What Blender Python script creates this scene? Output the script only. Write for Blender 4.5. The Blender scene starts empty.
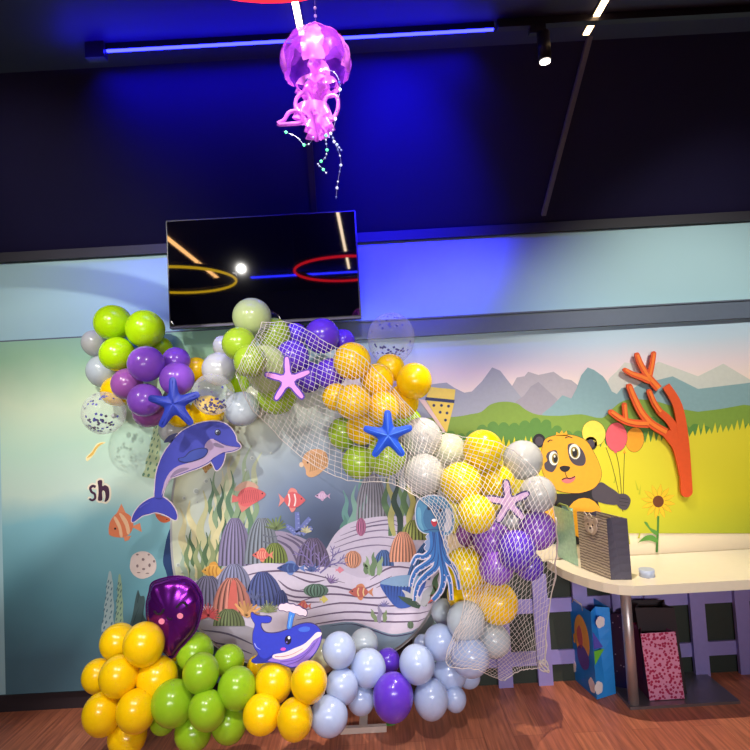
import bpy, bmesh, math, random
from mathutils import Vector, Matrix, Euler
from mathutils.geometry import tessellate_polygon
random.seed(7)
SC = bpy.context.scene
COL = SC.collection
PI = math.pi

# ------------------------------------------------------------------ camera
CAM = Vector((0.0, 0.0, 1.6))
F = 563.0
Rm = (Euler((math.radians(93.0), 0, 0)).to_matrix() @ Matrix.Rotation(math.radians(-3.2), 3, 'Z'))
cd = bpy.data.cameras.new('camera')
cam = bpy.data.objects.new('camera', cd)
COL.objects.link(cam)
cam.matrix_world = Matrix.Translation(CAM) @ Rm.to_4x4()
cd.sensor_width = 36.0
cd.lens = 36.0 * F / 750.0
cd.clip_start = 0.05
SC.camera = cam

# ------------------------------------------------------------------ world, lights, exposure
w = bpy.data.worlds.new('world'); SC.world = w
w.use_nodes = True
bg = w.node_tree.nodes['Background']
bg.inputs[0].default_value = (0.55, 0.62, 0.9, 1)
bg.inputs[1].default_value = 0.05
SC.view_settings.view_transform = 'Standard'
SC.view_settings.look = 'None'
SC.view_settings.gamma = 1.0
SC.view_settings.use_curve_mapping = False
SC.view_settings.exposure = 0.0

def lamp(name, kind, loc, target, power, color, **kw):
    l = bpy.data.lights.new(name, kind)
    l.energy = power
    l.color = color
    for k, v in kw.items():
        setattr(l, k, v)
    o = bpy.data.objects.new(name, l)
    COL.objects.link(o)
    o.location = loc
    d = Vector(target) - Vector(loc)
    o.rotation_euler = d.to_track_quat('-Z', 'Y').to_euler()
    return o
# left and blue spots, strip glow; the other lamps are added fills
lamp('arch_fill', 'SPOT', (0.62, 1.72, 3.02), (0.7, 3.1, 1.1), 22, (1.0, 0.93, 0.84), spot_size=1.35, spot_blend=0.6, shadow_soft_size=0.03)  # added fill for the balloon arch and mural sky, no known fixture
lamp('left_spotlight', 'SPOT', (-1.25, 0.55, 3.0), (-1.3, 3.1, 1.2), 190, (1.0, 0.96, 0.9), spot_size=1.15, spot_blend=0.9, shadow_soft_size=0.008)
lamp('centre_fill', 'SPOT', (0.0, 0.4, 3.05), (-0.42, 3.1, 0.85), 205, (1.0, 0.95, 0.9), spot_size=0.86, spot_blend=0.8, shadow_soft_size=0.06)  # fill added for the board and balloons, without a visible fixture
lamp('front_fill', 'AREA', (0.2, -1.45, 1.5), (0.0, 3.1, 0.80), 14, (1.0, 0.97, 0.96), shape='RECTANGLE', size=3.4, size_y=0.5, spread=0.8)  # unseen panel added behind the camera as broad frontal fill
lamp('mural_fill', 'SPOT', (1.9, 1.1, 3.0), (1.9, 3.2, 1.75), 185, (1.0, 0.97, 0.88), spot_size=1.05, spot_blend=0.9, shadow_soft_size=0.05)  # added to brighten the mural and right wall, not a known lamp
lamp('floor_fill', 'SPOT', (0.2, 1.3, 3.05), (0.2, 2.3, 0.0), 16, (1.0, 0.9, 0.82), spot_size=1.25, spot_blend=0.8, shadow_soft_size=0.05)  # added floor brightener with no seen source
lamp('left_wall_fill', 'SPOT', (-1.95, 1.1, 3.0), (-1.6, 3.2, 1.95), 95, (1.0, 0.97, 0.9), spot_size=1.25, spot_blend=0.9, shadow_soft_size=0.05)  # added to lift the upper left wall, placed out of sight
lamp('blue_spotlight', 'SPOT', (0.12, 1.75, 3.1), (0.2, 3.0, 2.72), 480, (0.014, 0.010, 1.0), spot_size=0.85, spot_blend=1.0, shadow_soft_size=0.05)
lamp('blue_ceiling_fill', 'AREA', (-0.4, 2.3, 3.1), (-0.4, 2.0, 3.9), 4.0, (0.012, 0.004, 1.0), shape='RECTANGLE', size=1.7, size_y=0.03)  # added uplight standing in for the strip's blue spill on the ceiling
lamp('blue_strip_glow', 'AREA', (-0.33, 2.38, 3.17), (-0.33, 2.62, 3.02), 15, (0.012, 0.004, 1.0), shape='RECTANGLE', size=1.7, size_y=0.03, spread=1.6)

# ------------------------------------------------------------------ pixel helpers
def ray(px, py):
    return Rm @ Vector((px - 375.0, 375.0 - py, -F))
def P(px, py, Y):
    d = ray(px, py)
    return CAM + d * (Y / d.y)
def PZ(px, py, z):
    d = ray(px, py)
    return CAM + d * ((z - CAM.z) / d.z)
def proj(p):
    q = Rm.transposed() @ (Vector(p) - CAM)
    return (375 + q.x / -q.z * F, 375 - q.y / -q.z * F)

# ------------------------------------------------------------------ materials
def lin(c):
    c = c / 255.0
    return c / 12.92 if c <= 0.04045 else ((c + 0.055) / 1.055) ** 2.4
def L(c):
    return (lin(c[0]), lin(c[1]), lin(c[2]), 1.0)
_mc = {}
def mat(name, rgb, rough=0.6, var=0.06, scale=30.0, metal=0.0, sub=0.0, coat=0.0, emit=0.0, spec=0.5, trans=0.0, alpha=1.0, bump=0.0, ior=1.45):
    key = (name, tuple(rgb), rough, metal, emit)
    if key in _mc: return _mc[key]
    m = bpy.data.materials.new(name); m.use_nodes = True
    nt = m.node_tree; b = nt.nodes['Principled BSDF']
    b.inputs['Roughness'].default_value = rough
    b.inputs['Metallic'].default_value = metal
    b.inputs['Specular IOR Level'].default_value = spec
    b.inputs['IOR'].default_value = ior
    b.inputs['Transmission Weight'].default_value = trans
    b.inputs['Alpha'].default_value = alpha
    if sub:
        b.inputs['Subsurface Weight'].default_value = sub
        b.inputs['Subsurface Radius'].default_value = (0.05, 0.05, 0.05)
        b.inputs['Subsurface Scale'].default_value = 0.5
    if coat:
        b.inputs['Coat Weight'].default_value = coat
        b.inputs['Coat Roughness'].default_value = 0.08
    if emit:
        b.inputs['Emission Color'].default_value = L(rgb)
        b.inputs['Emission Strength'].default_value = emit
    c = L(rgb)
    tc = nt.nodes.new('ShaderNodeTexCoord')
    no = nt.nodes.new('ShaderNodeTexNoise'); no.inputs['Scale'].default_value = scale
    nt.links.new(tc.outputs['Object'], no.inputs['Vector'])
    mx = nt.nodes.new('ShaderNodeMix'); mx.data_type = 'RGBA'
    mx.inputs[6].default_value = tuple(max(0, x * (1 - var)) for x in c[:3]) + (1,)
    mx.inputs[7].default_value = tuple(min(1, x * (1 + var)) for x in c[:3]) + (1,)
    nt.links.new(no.outputs['Fac'], mx.inputs[0])
    nt.links.new(mx.outputs[2], b.inputs['Base Color'])
    if bump:
        bp = nt.nodes.new('ShaderNodeBump'); bp.inputs['Strength'].default_value = bump
        nt.links.new(no.outputs['Fac'], bp.inputs['Height'])
        nt.links.new(bp.outputs['Normal'], b.inputs['Normal'])
    _mc[key] = m
    return m
def pr(rgb):            # flat printed / painted ink
    return mat('printed_ink', rgb, rough=0.55, var=0.07, scale=45.0)
def ramp_mat(name, stops, axis='Z', lo=0.0, hi=1.0, rough=0.6, noise=0.15, nscale=2.0, axis2=None):
    m = bpy.data.materials.new(name); m.use_nodes = True
    nt = m.node_tree; b = nt.nodes['Principled BSDF']; b.inputs['Roughness'].default_value = rough
    tc = nt.nodes.new('ShaderNodeTexCoord')
    sp = nt.nodes.new('ShaderNodeSeparateXYZ'); nt.links.new(tc.outputs['Object'], sp.inputs[0])
    mr = nt.nodes.new('ShaderNodeMapRange')
    mr.inputs[1].default_value = lo; mr.inputs[2].default_value = hi
    nt.links.new(sp.outputs[axis], mr.inputs[0])
    no = nt.nodes.new('ShaderNodeTexNoise'); no.inputs['Scale'].default_value = nscale; no.inputs['Detail'].default_value = 4
    nt.links.new(tc.outputs['Object'], no.inputs['Vector'])
    ma = nt.nodes.new('ShaderNodeMath'); ma.operation = 'MULTIPLY_ADD'
    ma.inputs[1].default_value = noise
    nt.links.new(no.outputs['Fac'], ma.inputs[0]); nt.links.new(mr.outputs[0], ma.inputs[2])
    sb = nt.nodes.new('ShaderNodeMath'); sb.operation = 'SUBTRACT'; sb.inputs[1].default_value = noise * 0.5
    nt.links.new(ma.outputs[0], sb.inputs[0])
    cr = nt.nodes.new('ShaderNodeValToRGB')
    e = cr.color_ramp.elements
    e[0].position = stops[0][0]; e[0].color = L(stops[0][1])
    e[1].position = stops[-1][0]; e[1].color = L(stops[-1][1])
    for p, c in stops[1:-1]:
        n = e.new(p); n.color = L(c)
    nt.links.new(sb.outputs[0], cr.inputs[0]); nt.links.new(cr.outputs[0], b.inputs['Base Color'])
    return m

# ------------------------------------------------------------------ object helpers
def link(name, bm, m, parent=None, smooth=False):
    me = bpy.data.meshes.new(name)
    bmesh.ops.recalc_face_normals(bm, faces=bm.faces)
    bm.to_mesh(me); bm.free()
    for mm in (m if isinstance(m, (list, tuple)) else [m]):
        me.materials.append(mm)
    if smooth:
        for p in me.polygons: p.use_smooth = True
    o = bpy.data.objects.new(name, me)
    COL.objects.link(o)
    if parent is not None:
        o.parent = parent
        o.matrix_parent_inverse = Matrix.Translation(-Vector(parent.location)) if not parent.parent else Matrix.Identity(4)
    return o
def empty(name, loc, label, cat, group=None):
    o = bpy.data.objects.new(name, None); COL.objects.link(o)
    o.location = loc; o['label'] = label; o['category'] = cat
    if group: o['group'] = group
    return o
def tag(o, label=None, cat=None, group=None, kind=None):
    if label: o['label'] = label
    if cat: o['category'] = cat
    if group: o['group'] = group
    if kind: o['kind'] = kind
    return o
def struct(name, bm, m, parent=None):
    o = link(name, bm, m, parent); o['kind'] = 'structure'; return o
def box(bm, a, b, mi=0):
    x0, y0, z0 = a; x1, y1, z1 = b
    v = [bm.verts.new(p) for p in ((x0,y0,z0),(x1,y0,z0),(x1,y1,z0),(x0,y1,z0),(x0,y0,z1),(x1,y0,z1),(x1,y1,z1),(x0,y1,z1))]
    for f in ((0,1,2,3),(4,5,6,7),(0,1,5,4),(1,2,6,5),(2,3,7,6),(3,0,4,7)):
        bm.faces.new([v[i] for i in f]).material_index = mi
def quad(bm, pts, mi=0):
    f = bm.faces.new([bm.verts.new(p) for p in pts]); f.material_index = mi; return f
def tube(bm, pts, r, seg=6, mi=0, cap=True):
    pts = [Vector(p) for p in pts]
    rs = r if isinstance(r, (list, tuple)) else [r] * len(pts)
    rings = []; up = Vector((0.13, 0.31, 0.94)).normalized()
    for i, p in enumerate(pts):
        t = (pts[min(i + 1, len(pts) - 1)] - pts[max(i - 1, 0)])
        if t.length < 1e-9: t = Vector((0, 0, 1))
        t.normalize()
        a = t.cross(up)
        if a.length < 0.05: a = t.cross(Vector((1, 0, 0)))
        a.normalize(); b = t.cross(a)
        rings.append([bm.verts.new(p + (a * math.cos(2*PI*k/seg) + b * math.sin(2*PI*k/seg)) * rs[i]) for k in range(seg)])
    for i in range(len(rings) - 1):
        for k in range(seg):
            f = bm.faces.new((rings[i][k], rings[i][(k+1) % seg], rings[i+1][(k+1) % seg], rings[i+1][k]))
            f.material_index = mi; f.smooth = True
    if cap and seg > 2:
        for rr in (rings[0], rings[-1]):
            bm.faces.new(rr).material_index = mi
def ball(bm, c, r, u=16, v=10, sc=(1,1,1), mi=0):
    mtx = Matrix.Translation(c) @ Matrix.Diagonal((r*sc[0], r*sc[1], r*sc[2], 1))
    g = bmesh.ops.create_uvsphere(bm, u_segments=u, v_segments=v, radius=1.0, matrix=mtx)
    for vv in g['verts']:
        for f in vv.link_faces: f.smooth = True; f.material_index = mi
def smooth(pts, n=5, closed=True):
    out = []; N = len(pts)
    rng = range(N) if closed else range(N - 1)
    for i in rng:
        if closed: p0, p1, p2, p3 = pts[i-1], pts[i], pts[(i+1) % N], pts[(i+2) % N]
        else: p0, p1, p2, p3 = pts[max(i-1,0)], pts[i], pts[i+1], pts[min(i+2,N-1)]
        for k in range(n):
            t = k / n
            out.append(tuple(0.5*((2*p1[j]) + (-p0[j]+p2[j])*t + (2*p0[j]-5*p1[j]+4*p2[j]-p3[j])*t*t + (-p0[j]+3*p1[j]-3*p2[j]+p3[j])*t**3) for j in (0,1)))
    if not closed: out.append(tuple(pts[-1]))
    return out
def ell(cx, cy, rx, ry, rot=0.0, n=20):
    c, s = math.cos(rot), math.sin(rot)
    return [(cx + rx*math.cos(t)*c - ry*math.sin(t)*s, cy + rx*math.cos(t)*s + ry*math.sin(t)*c) for t in (2*PI*k/n for k in range(n))]
def ribbon(pts, w0, w1=None, n=4):
    if w1 is None: w1 = w0
    p = smooth(pts, n, False) if len(pts) > 2 else list(pts)
    A = []; B = []
    for i, q in enumerate(p):
        a = p[max(i-1, 0)]; b = p[min(i+1, len(p)-1)]
        dx, dy = b[0]-a[0], b[1]-a[1]; l = math.hypot(dx, dy) or 1
        t = i / (len(p) - 1)
        if callable(w0): h = w0(t) / 2
        else: h = (w0 + (w1 - w0) * t) / 2
        A.append((q[0] - dy/l*h, q[1] + dx/l*h)); B.append((q[0] + dy/l*h, q[1] - dx/l*h))
    return A + B[::-1]
def grow(pts, d):
    n = len(pts); area = sum(pts[i][0]*pts[(i+1)%n][1] - pts[(i+1)%n][0]*pts[i][1] for i in range(n))
    s = 1 if area > 0 else -1; out = []
    for i in range(n):
        a, b = pts[i-1], pts[(i+1) % n]
        dx, dy = b[0]-a[0], b[1]-a[1]; l = math.hypot(dx, dy) or 1
        out.append((pts[i][0] + s*dy/l*d, pts[i][1] - s*dx/l*d))
    return out
def Z(ox, oy, s, pts):   # crop coordinates to photo frame
    return [(ox + x*s, oy + y*s) for x, y in pts]

class Flat:
    """flat sheet shapes (cut board, printed artwork) standing on planes y = const"""
    def __init__(s): s.bm = bmesh.new(); s.mats = []
    def mi(s, m):
        if m not in s.mats: s.mats.append(m)
        return s.mats.index(m)
    def add(s, pts, Y, th, m, tilt=None):
        mi = s.mi(m)
        w3 = [P(x, y, Y) for x, y in pts]
        fr = [s.bm.verts.new(p) for p in w3]
        bk = [s.bm.verts.new(p + Vector((0, th, 0))) for p in w3]
        tris = tessellate_polygon([[Vector((p.x, p.z, 0)) for p in w3]])
        for t in tris:
            for L_ in (fr, bk):
                try: s.bm.faces.new([L_[i] for i in t]).material_index = mi
                except ValueError: pass
        n = len(fr)
        for i in range(n):
            try: s.bm.faces.new((fr[i], fr[(i+1)%n], bk[(i+1)%n], bk[i])).material_index = mi
            except ValueError: pass
        return s
    def obj(s, name, parent=None):
        o = link(name, s.bm, s.mats, parent); return o
# ================================================================== STRUCTURE
YW = 3.25
# floor: wood planks running away from the camera
def plank_mat():
    m = bpy.data.materials.new('wood_floor'); m.use_nodes = True
    nt = m.node_tree; b = nt.nodes['Principled BSDF']; b.inputs['Roughness'].default_value = 0.42
    tc = nt.nodes.new('ShaderNodeTexCoord')
    mp = nt.nodes.new('ShaderNodeMapping'); mp.inputs['Rotation'].default_value = (0, 0, PI/2)
    nt.links.new(tc.outputs['Object'], mp.inputs[0])
    br = nt.nodes.new('ShaderNodeTexBrick')
    br.inputs['Scale'].default_value = 1.0; br.inputs['Brick Width'].default_value = 1.1; br.inputs['Row Height'].default_value = 0.14
    br.inputs['Mortar Size'].default_value = 0.001
    br.inputs['Color1'].default_value = L((196, 122, 92)); br.inputs['Color2'].default_value = L((176, 104, 80)); br.inputs['Mortar'].default_value = L((140, 82, 64))
    nt.links.new(mp.outputs[0], br.inputs[0])
    mp2 = nt.nodes.new('ShaderNodeMapping'); mp2.inputs['Scale'].default_value = (28, 1.6, 1)
    nt.links.new(tc.outputs['Object'], mp2.inputs[0])
    no = nt.nodes.new('ShaderNodeTexNoise'); no.inputs['Scale'].default_value = 2.5; no.inputs['Detail'].default_value = 6
    nt.links.new(mp2.outputs[0], no.inputs[0])
    cr = nt.nodes.new('ShaderNodeValToRGB'); cr.color_ramp.elements[0].position = .3; cr.color_ramp.elements[0].color = (.62,.6,.6,1); cr.color_ramp.elements[1].position = .7; cr.color_ramp.elements[1].color = (1.25,1.2,1.15,1)
    nt.links.new(no.outputs['Fac'], cr.inputs[0])
    mx = nt.nodes.new('ShaderNodeMix'); mx.data_type = 'RGBA'; mx.blend_type = 'MULTIPLY'; mx.inputs[0].default_value = 1
    nt.links.new(br.outputs[0], mx.inputs[6]); nt.links.new(cr.outputs[0], mx.inputs[7])
    nt.links.new(mx.outputs[2], b.inputs['Base Color'])
    return m
X0, X1, YB = -3.2, 3.2, -1.6
bm = bmesh.new(); box(bm, (X0, YB, -0.05), (X1, YW + .1, 0)); struct('floor', bm, plank_mat())
zc = 3.21; ys = 2.50; zw = 2.585
m_dark = mat('dark_ceiling_paint', (34, 30, 66), rough=0.55, var=.1, scale=3)
bm = bmesh.new(); box(bm, (X0, YB, zc), (X1, ys, zc + .05)); struct('ceiling', bm, m_dark)
bm = bmesh.new()   # raking bulkhead from the ceiling down to the wall
pts = [(ys, zc), (YW + .1, zw - (YW+.1-YW)*0.0), (YW + .1, zw + .06), (ys, zc + .06)]
pts = [(ys, zc), (YW, zw), (YW, zw + .1), (ys, zc + .1)]
va = [bm.verts.new((X0, y, z)) for y, z in pts]; vb = [bm.verts.new((X1, y, z)) for y, z in pts]
bm.faces.new(va); bm.faces.new(vb)
for i in range(4): bm.faces.new((va[i], va[(i+1)%4], vb[(i+1)%4], vb[i]))
struct('ceiling_slope', bm, mat('dark_slope_paint', (34, 30, 66), rough=0.75, var=.1, scale=3, spec=.15))
m_wall = mat('pale_blue_wall_paint', (168, 205, 214), rough=0.7, var=.03, scale=2)
bm = bmesh.new(); box(bm, (X0, YW, 0), (X1, YW + .1, 2.6)); struct('wall_back', bm, m_wall)
m_side = mat('side_wall_paint', (70, 72, 90), rough=.7)
bm = bmesh.new(); box(bm, (X0 - .1, YB, 0), (X0, YW + .1, 3.26)); struct('wall_left', bm, m_side)
bm = bmesh.new(); box(bm, (X1, YB, 0), (X1 + .1, YW + .1, 3.26)); struct('wall_right', bm, m_side)
bm = bmesh.new(); box(bm, (X0 - .1, YB - .1, 0), (X1 + .1, YB, 3.26)); struct('wall_rear', bm, m_side)
# dark trim at wall head
bm = bmesh.new(); box(bm, (X0, YW - .03, 2.545), (X1, YW, 2.60)); struct('trim_1', bm, mat('dark_trim', (40, 38, 48), rough=.6))
# band (rail) across wall
zt1 = P(600, 307.5, YW-.05).z; zt0 = P(600, 326, YW-.05).z
bm = bmesh.new(); box(bm, (X0, YW - .05, zt0), (X1, YW, zt1 - .008)); box(bm, (X0, YW - .06, zt1 - .008), (X1, YW, zt1))
struct('trim_2', bm, mat('grey_blue_rail_paint', (92, 104, 122), rough=.5))
# dark green low wall with lilac fence bars
zf = 0.66
bm = bmesh.new(); box(bm, (0.3, YW - .015, 0.0), (X1, YW, zf)); struct('trim_3', bm, mat('dark_green_dado', (48, 56, 50), rough=.7))
m_lil = mat('lilac_fence_paint', (150, 140, 205), rough=.55)
bm = bmesh.new(); box(bm, (X0, YW-.012, 0), (0.3, YW, .09)); struct('baseboard_back', bm, mat('dark_baseboard', (45, 36, 42)))
fe = empty('picket_fence', (1.0, YW - .04, 0), 'low lilac slatted fence along the wall below the jungle mural, behind the table', 'fence')
for px in (543, 583, 622, 655, 700, 745):
    c = P(px, 640, YW - .05).x
    bm = bmesh.new(); box(bm, (c - .04, YW - .055, 0), (c + .04, YW - .03, .60)); link('post', bm, m_lil, fe)
bm = bmesh.new(); c = P(503, 640, YW-.05).x; box(bm, (c - .04, YW - .055, 0), (c + .04, YW - .03, .60)); link('post', bm, m_lil, fe)
for z in (.10, .385):
    bm = bmesh.new(); box(bm, (0.5, YW - .03, z), (X1-.02, YW - .016, z + .075)); link('rail', bm, m_lil, fe)

# ================================================================== CEILING FIXTURES
def em(name, rgb, s):
    return mat(name, rgb, rough=.5, emit=s, var=0)
# blue LED strip
pa = PZ(108, 52, zc - .03); pb = PZ(492, 33, zc - .03)
yb = (pa.y + pb.y) / 2 - .02
st = empty('led_strip', ((pa.x+pb.x)/2, yb, zc), 'long blue glowing LED strip across the dark ceiling', 'light strip')
bm = bmesh.new(); box(bm, (pa.x, yb - .005, zc - .038), (pb.x, yb + .005, zc - .030)); link('led_tube', bm, em('blue_led', (26, 28, 255), 24), st)
bm = bmesh.new(); box(bm, (pa.x - .004, yb - .003, zc - .030), (pb.x + .004, yb + .003, zc)); link('channel', bm, mat('black_aluminium', (22, 22, 26), rough=.35), st)
st = empty('led_strip', (-.6, -.6, zc), 'second blue LED strip farther back on the ceiling, seen only mirrored in the television', 'light strip')
bm = bmesh.new(); box(bm, (-1.4, -.62, zc - .034), (.3, -.58, zc - .024)); link('led_tube', bm, em('blue_led', (34, 38, 255), 16), st)
bm = bmesh.new(); box(bm, (-1.41, -.622, zc - .024), (.31, -.578, zc)); link('channel', bm, mat('black_aluminium', (22, 22, 26), rough=.35), st)
# black track continuing to the right, with a spotlight
tr = empty('lighting_track', (1.1, yb, zc), 'thin black lighting track along the ceiling right of the blue strip', 'track')
xe = P(497, 33, yb).x
bm = bmesh.new(); box(bm, (xe, yb - .016, zc - .03), (X1-.02, yb + .016, zc)); link('rail', bm, mat('black_track', (40, 36, 48), rough=.35), tr)
bm = bmesh.new(); box(bm, (xe, yb - .03, zc - .045), (xe + .14, yb + .0, zc - .03)); link('power_feed', bm, mat('black_track', (40, 36, 48), rough=.35), tr)
c = P(544, 46, yb)
sl = empty('track_spotlight', (c.x, yb, zc - .03), 'small black cylindrical spotlight hanging from the ceiling track', 'spotlight')
zb = P(544, 61, yb).z; zt = P(544, 33, yb).z
bm = bmesh.new(); tube(bm, [(c.x, yb, zt), (c.x, yb, zb)], .027, 20); link('housing', bm, mat('black_lamp_paint', (34, 32, 48), rough=.4), sl)
bm = bmesh.new(); tube(bm, [(c.x, yb, zb - .001), (c.x, yb, zb - .006)], .022, 20); link('lens', bm, em('white_lamp_glass', (255, 240, 225), 6), sl)
lamp('track_spot_beam', 'SPOT', (c.x, yb, zb - .022), (c.x + .04, yb + .12, 0), 215, (1.0, 0.86, 0.68), spot_size=1.25, spot_blend=0.6, shadow_soft_size=0.012)
bm = bmesh.new(); box(bm, (c.x - .06, yb - .012, zt - .004), (c.x + .01, yb + .012, zc - .03)); link('adapter', bm, mat('black_track', (40, 36, 48), rough=.35), sl)
bm = bmesh.new(); c2 = P(99, 58, yb); box(bm, (c2.x - .05, yb - .02, zc - .07), (c2.x + .03, yb + .02, zc)); tag(link('junction_box', bm, mat('black_track', (40, 36, 48), rough=.35)), 'small dark junction box on the ceiling at the left end of the blue strip', 'box')
# warm strips running toward the camera
def strip(x, y0, y1, label, s=10, col=(255, 214, 160), hw=.013):
    e = empty('strip_light', (x, (y0+y1)/2, zc), label, 'light strip')
    bm = bmesh.new(); box(bm, (x - hw, y0, zc - .014), (x + hw, y1, zc - .008)); link('diffuser', bm, em('warm_led', col, s), e)
    bm = bmesh.new(); box(bm, (x - hw - .004, y0 - .01, zc - .008), (x + hw + .004, y1 + .01, zc)); link('channel', bm, mat('black_aluminium', (22, 22, 26), rough=.35), e)
strip(PZ(301, 30, zc).x, -.5, ys - .06, 'white glowing strip light on the ceiling above the pink jellyfish', 9, (255, 225, 190))
strip(PZ(587, 30, zc).x, .2, ys - .06, 'warm white glowing strip light at the upper right of the ceiling', 8)
strip(-1.8, -.57, 1.2, 'warm strip light reflected in the left half of the television screen', 10, (255, 190, 120), .024)
# seams of the sloping ceiling
def slope_pt(px, py):
    d = ray(px, py); n = Vector((0, zc - zw, YW - ys)); p0 = Vector((0, ys, zc))
    t = (p0 - CAM).dot(n) / d.dot(n); return CAM + d * t
for k, (a, b, wd) in enumerate((((590, 32), (543, 214), .012), ((310, 150), (314.5, 214), .016))):
    A = slope_pt(*a); B = slope_pt(*b)
    bm = bmesh.new()
    dn = Vector((0, -(zc-zw), -(YW-ys))).normalized() * .02
    sx = Vector((wd, 0, 0))
    if k: A = A + (A-B)*2.5
    v = [bm.verts.new(q) for q in (A - sx, A + sx, B + sx, B - sx, A - sx + dn, A + sx + dn, B + sx + dn, B - sx + dn)]
    for f in ((0,1,2,3),(4,5,6,7),(0,1,5,4),(1,2,6,5),(2,3,7,6),(3,0,4,7)): bm.faces.new([v[i] for i in f])
    struct('trim_%d' % (4 + k), bm, mat('ceiling_batten' if k == 0 else 'dark_batten', (92, 88, 108) if k == 0 else (30, 26, 40), rough=.6))
# neon rings
def ringlight(c, R, rgb, label, s):
    e = empty('ring_light', c, label, 'light')
    bm = bmesh.new(); tube(bm, [(c[0] + R*math.cos(t), c[1] + R*math.sin(t), c[2]) for t in (2*PI*k/48 for k in range(49))], .011, 8, cap=False)
    link('glowing_ring', bm, em('ring_glow', rgb, s), e)
    bm = bmesh.new(); tube(bm, [(c[0] + R*math.cos(t), c[1] + R*math.sin(t), c[2] + .025) for t in (2*PI*k/48 for k in range(49))], .016, 6, cap=False)
    link('ring_frame', bm, mat('black_aluminium', (22, 22, 26), rough=.35), e)
    for k in range(3):
        t = k*2*PI/3 + .9
        bm = bmesh.new(); tube(bm, [(c[0] + R*math.cos(t), c[1] + R*math.sin(t), c[2] + .03), (c[0] + R*math.cos(t), c[1] + R*math.sin(t), zc)], .0015, 5)
        link('suspension_wire', bm, mat('steel_wire', (120, 120, 130), rough=.3, metal=.8), e)
_e = PZ(275, -1, 2.79)
ringlight((_e.x + .02, _e.y - .44, 2.79), .44, (255, 30, 40), 'red glowing ring light hanging at the top edge beside the strip light', 3.2)
ringlight((-1.70, 1.06, 2.79), .505, (255, 205, 30), 'yellow glowing ring light mirrored in the left of the television', 3.5)

# ================================================================== TELEVISION
yt = 3.0
tl, trr, bl, brr = P(165.5, 221, yt), P(356, 209.5, yt), P(169.5, 329.5, yt), P(361, 317.5, yt)
x0 = (tl.x + bl.x)/2; x1 = (trr.x + brr.x)/2; z1 = (tl.z + trr.z)/2; z0 = (bl.z + brr.z)/2
tv = empty('television', ((x0+x1)/2, yt, z0), 'large black flat television mounted on the wall above the balloons', 'television')
bm = bmesh.new(); box(bm, (x0, yt, z0), (x1, yt + .045, z1)); 
bmesh.ops.bevel(bm, geom=bm.edges[:], offset=.004, segments=2, affect='EDGES'); link('housing', bm, mat('black_plastic', (14, 14, 18), rough=.35), tv)
bm = bmesh.new(); box(bm, (x0 + .008, yt - .002, z0 + .016), (x1 - .008, yt + .001, z1 - .008)); link('screen', bm, mat('glossy_black_screen', (4, 4, 8), rough=.03, var=0, ior=2.0), tv)
bm = bmesh.new(); box(bm, (x0 + .002, yt - .003, z0), (x1 - .002, yt + .0, z0 + .01)); link('lower_bezel', bm, mat('dark_silver_bezel', (70, 66, 80), rough=.35, metal=.5), tv)
bm = bmesh.new(); box(bm, ((x0+x1)/2 - .2, yt + .045, z0 + .15), ((x0+x1)/2 + .2, YW - .002, z1 - .15)); link('wall_bracket', bm, mat('black_plastic', (14, 14, 18), rough=.35), tv)

# ================================================================== TABLE
zt_ = .68
TX, TY = .93, 2.47
tb = empty('table', (1.5, 2.85, 0), 'cream topped table with a rounded corner and chrome pole along the right wall', 'table')
pts = []
r_ = .17
c0 = P(549, 566, 3.0)
TY = 2.70
pts = [(3.0, YW-.06), (.90, YW-.06), (.925, 3.02), (.955, 2.93), (1.0, 2.84), (1.045, 2.775), (1.10, 2.725), (1.16, 2.703), (1.24, TY), (3.0, TY)]
bm = bmesh.new()
vt = [bm.verts.new((x, y, zt_)) for x, y in pts]; vl = [bm.verts.new((x, y, zt_ - .045)) for x, y in pts]
bm.faces.new(vt); bm.faces.new(vl); n = len(pts)
for i in range(n): bm.faces.new((vt[i], vt[(i+1)%n], vl[(i+1)%n], vl[i]))
link('tabletop', bm, mat('cream_laminate', (232, 222, 200), rough=.3, var=.03), tb)
m_ch = mat('brushed_chrome', (196, 186, 186), rough=.38, metal=.65, var=0)
_p = PZ(634, 706, 0); _q = PZ(613, 696, 0)
for xx, yy in ((_p.x, _p.y), (2.6, _p.y)):
    bm = bmesh.new(); tube(bm, [(xx, yy, .012), (xx, yy, zt_ - .045)], .026, 20); link('pole', bm, m_ch, tb)
    bm = bmesh.new(); box(bm, (xx - .035, yy - .035, 0), (xx + .52, yy + .34, .014)); link('base_plate', bm, mat('brushed_steel', (150, 145, 150), rough=.35, metal=.8), tb)
# ================================================================== PAINTED MURAL
T = .0009
def YM(k): return YW - .004 - k * T
m_sky = ramp_mat('mural_sky', [(0, (244, 226, 192)), (.35, (250, 228, 206)), (.62, (230, 214, 218)), (.85, (190, 210, 224)), (1, (176, 204, 224))], 'Z', P(600,430,YM(0)).z, zt0, noise=.12)
mu = empty('wall_mural', (1.3, YM(0), zf), 'jungle mural with grey mountains, green hills and yellow grass behind the table', 'mural')
xl = P(330, 400, YM(0)).x
bm = bmesh.new(); box(bm, (xl, YM(0), zf), (X1 - .01, YW, zt0)); link('painted_sky', bm, m_sky, mu)
def S7(p): return Z(330, 280, .25333, p)
def S8(p): return Z(470, 280, .25333, p)
f = Flat()
f.add(S8([(165,420),(185,385),(215,380),(230,362),(270,375),(330,362),(370,390),(400,395),(425,415),(425,540),(165,540)]), YM(1), T, pr((178,172,178)))
f.add(S8([(540,440),(548,390),(580,360),(610,325),(650,330),(700,350),(745,322),(900,380),(1000,330),(1150,420),(1150,480),(540,480)]), YM(1), T, pr((206,208,198)))
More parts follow.
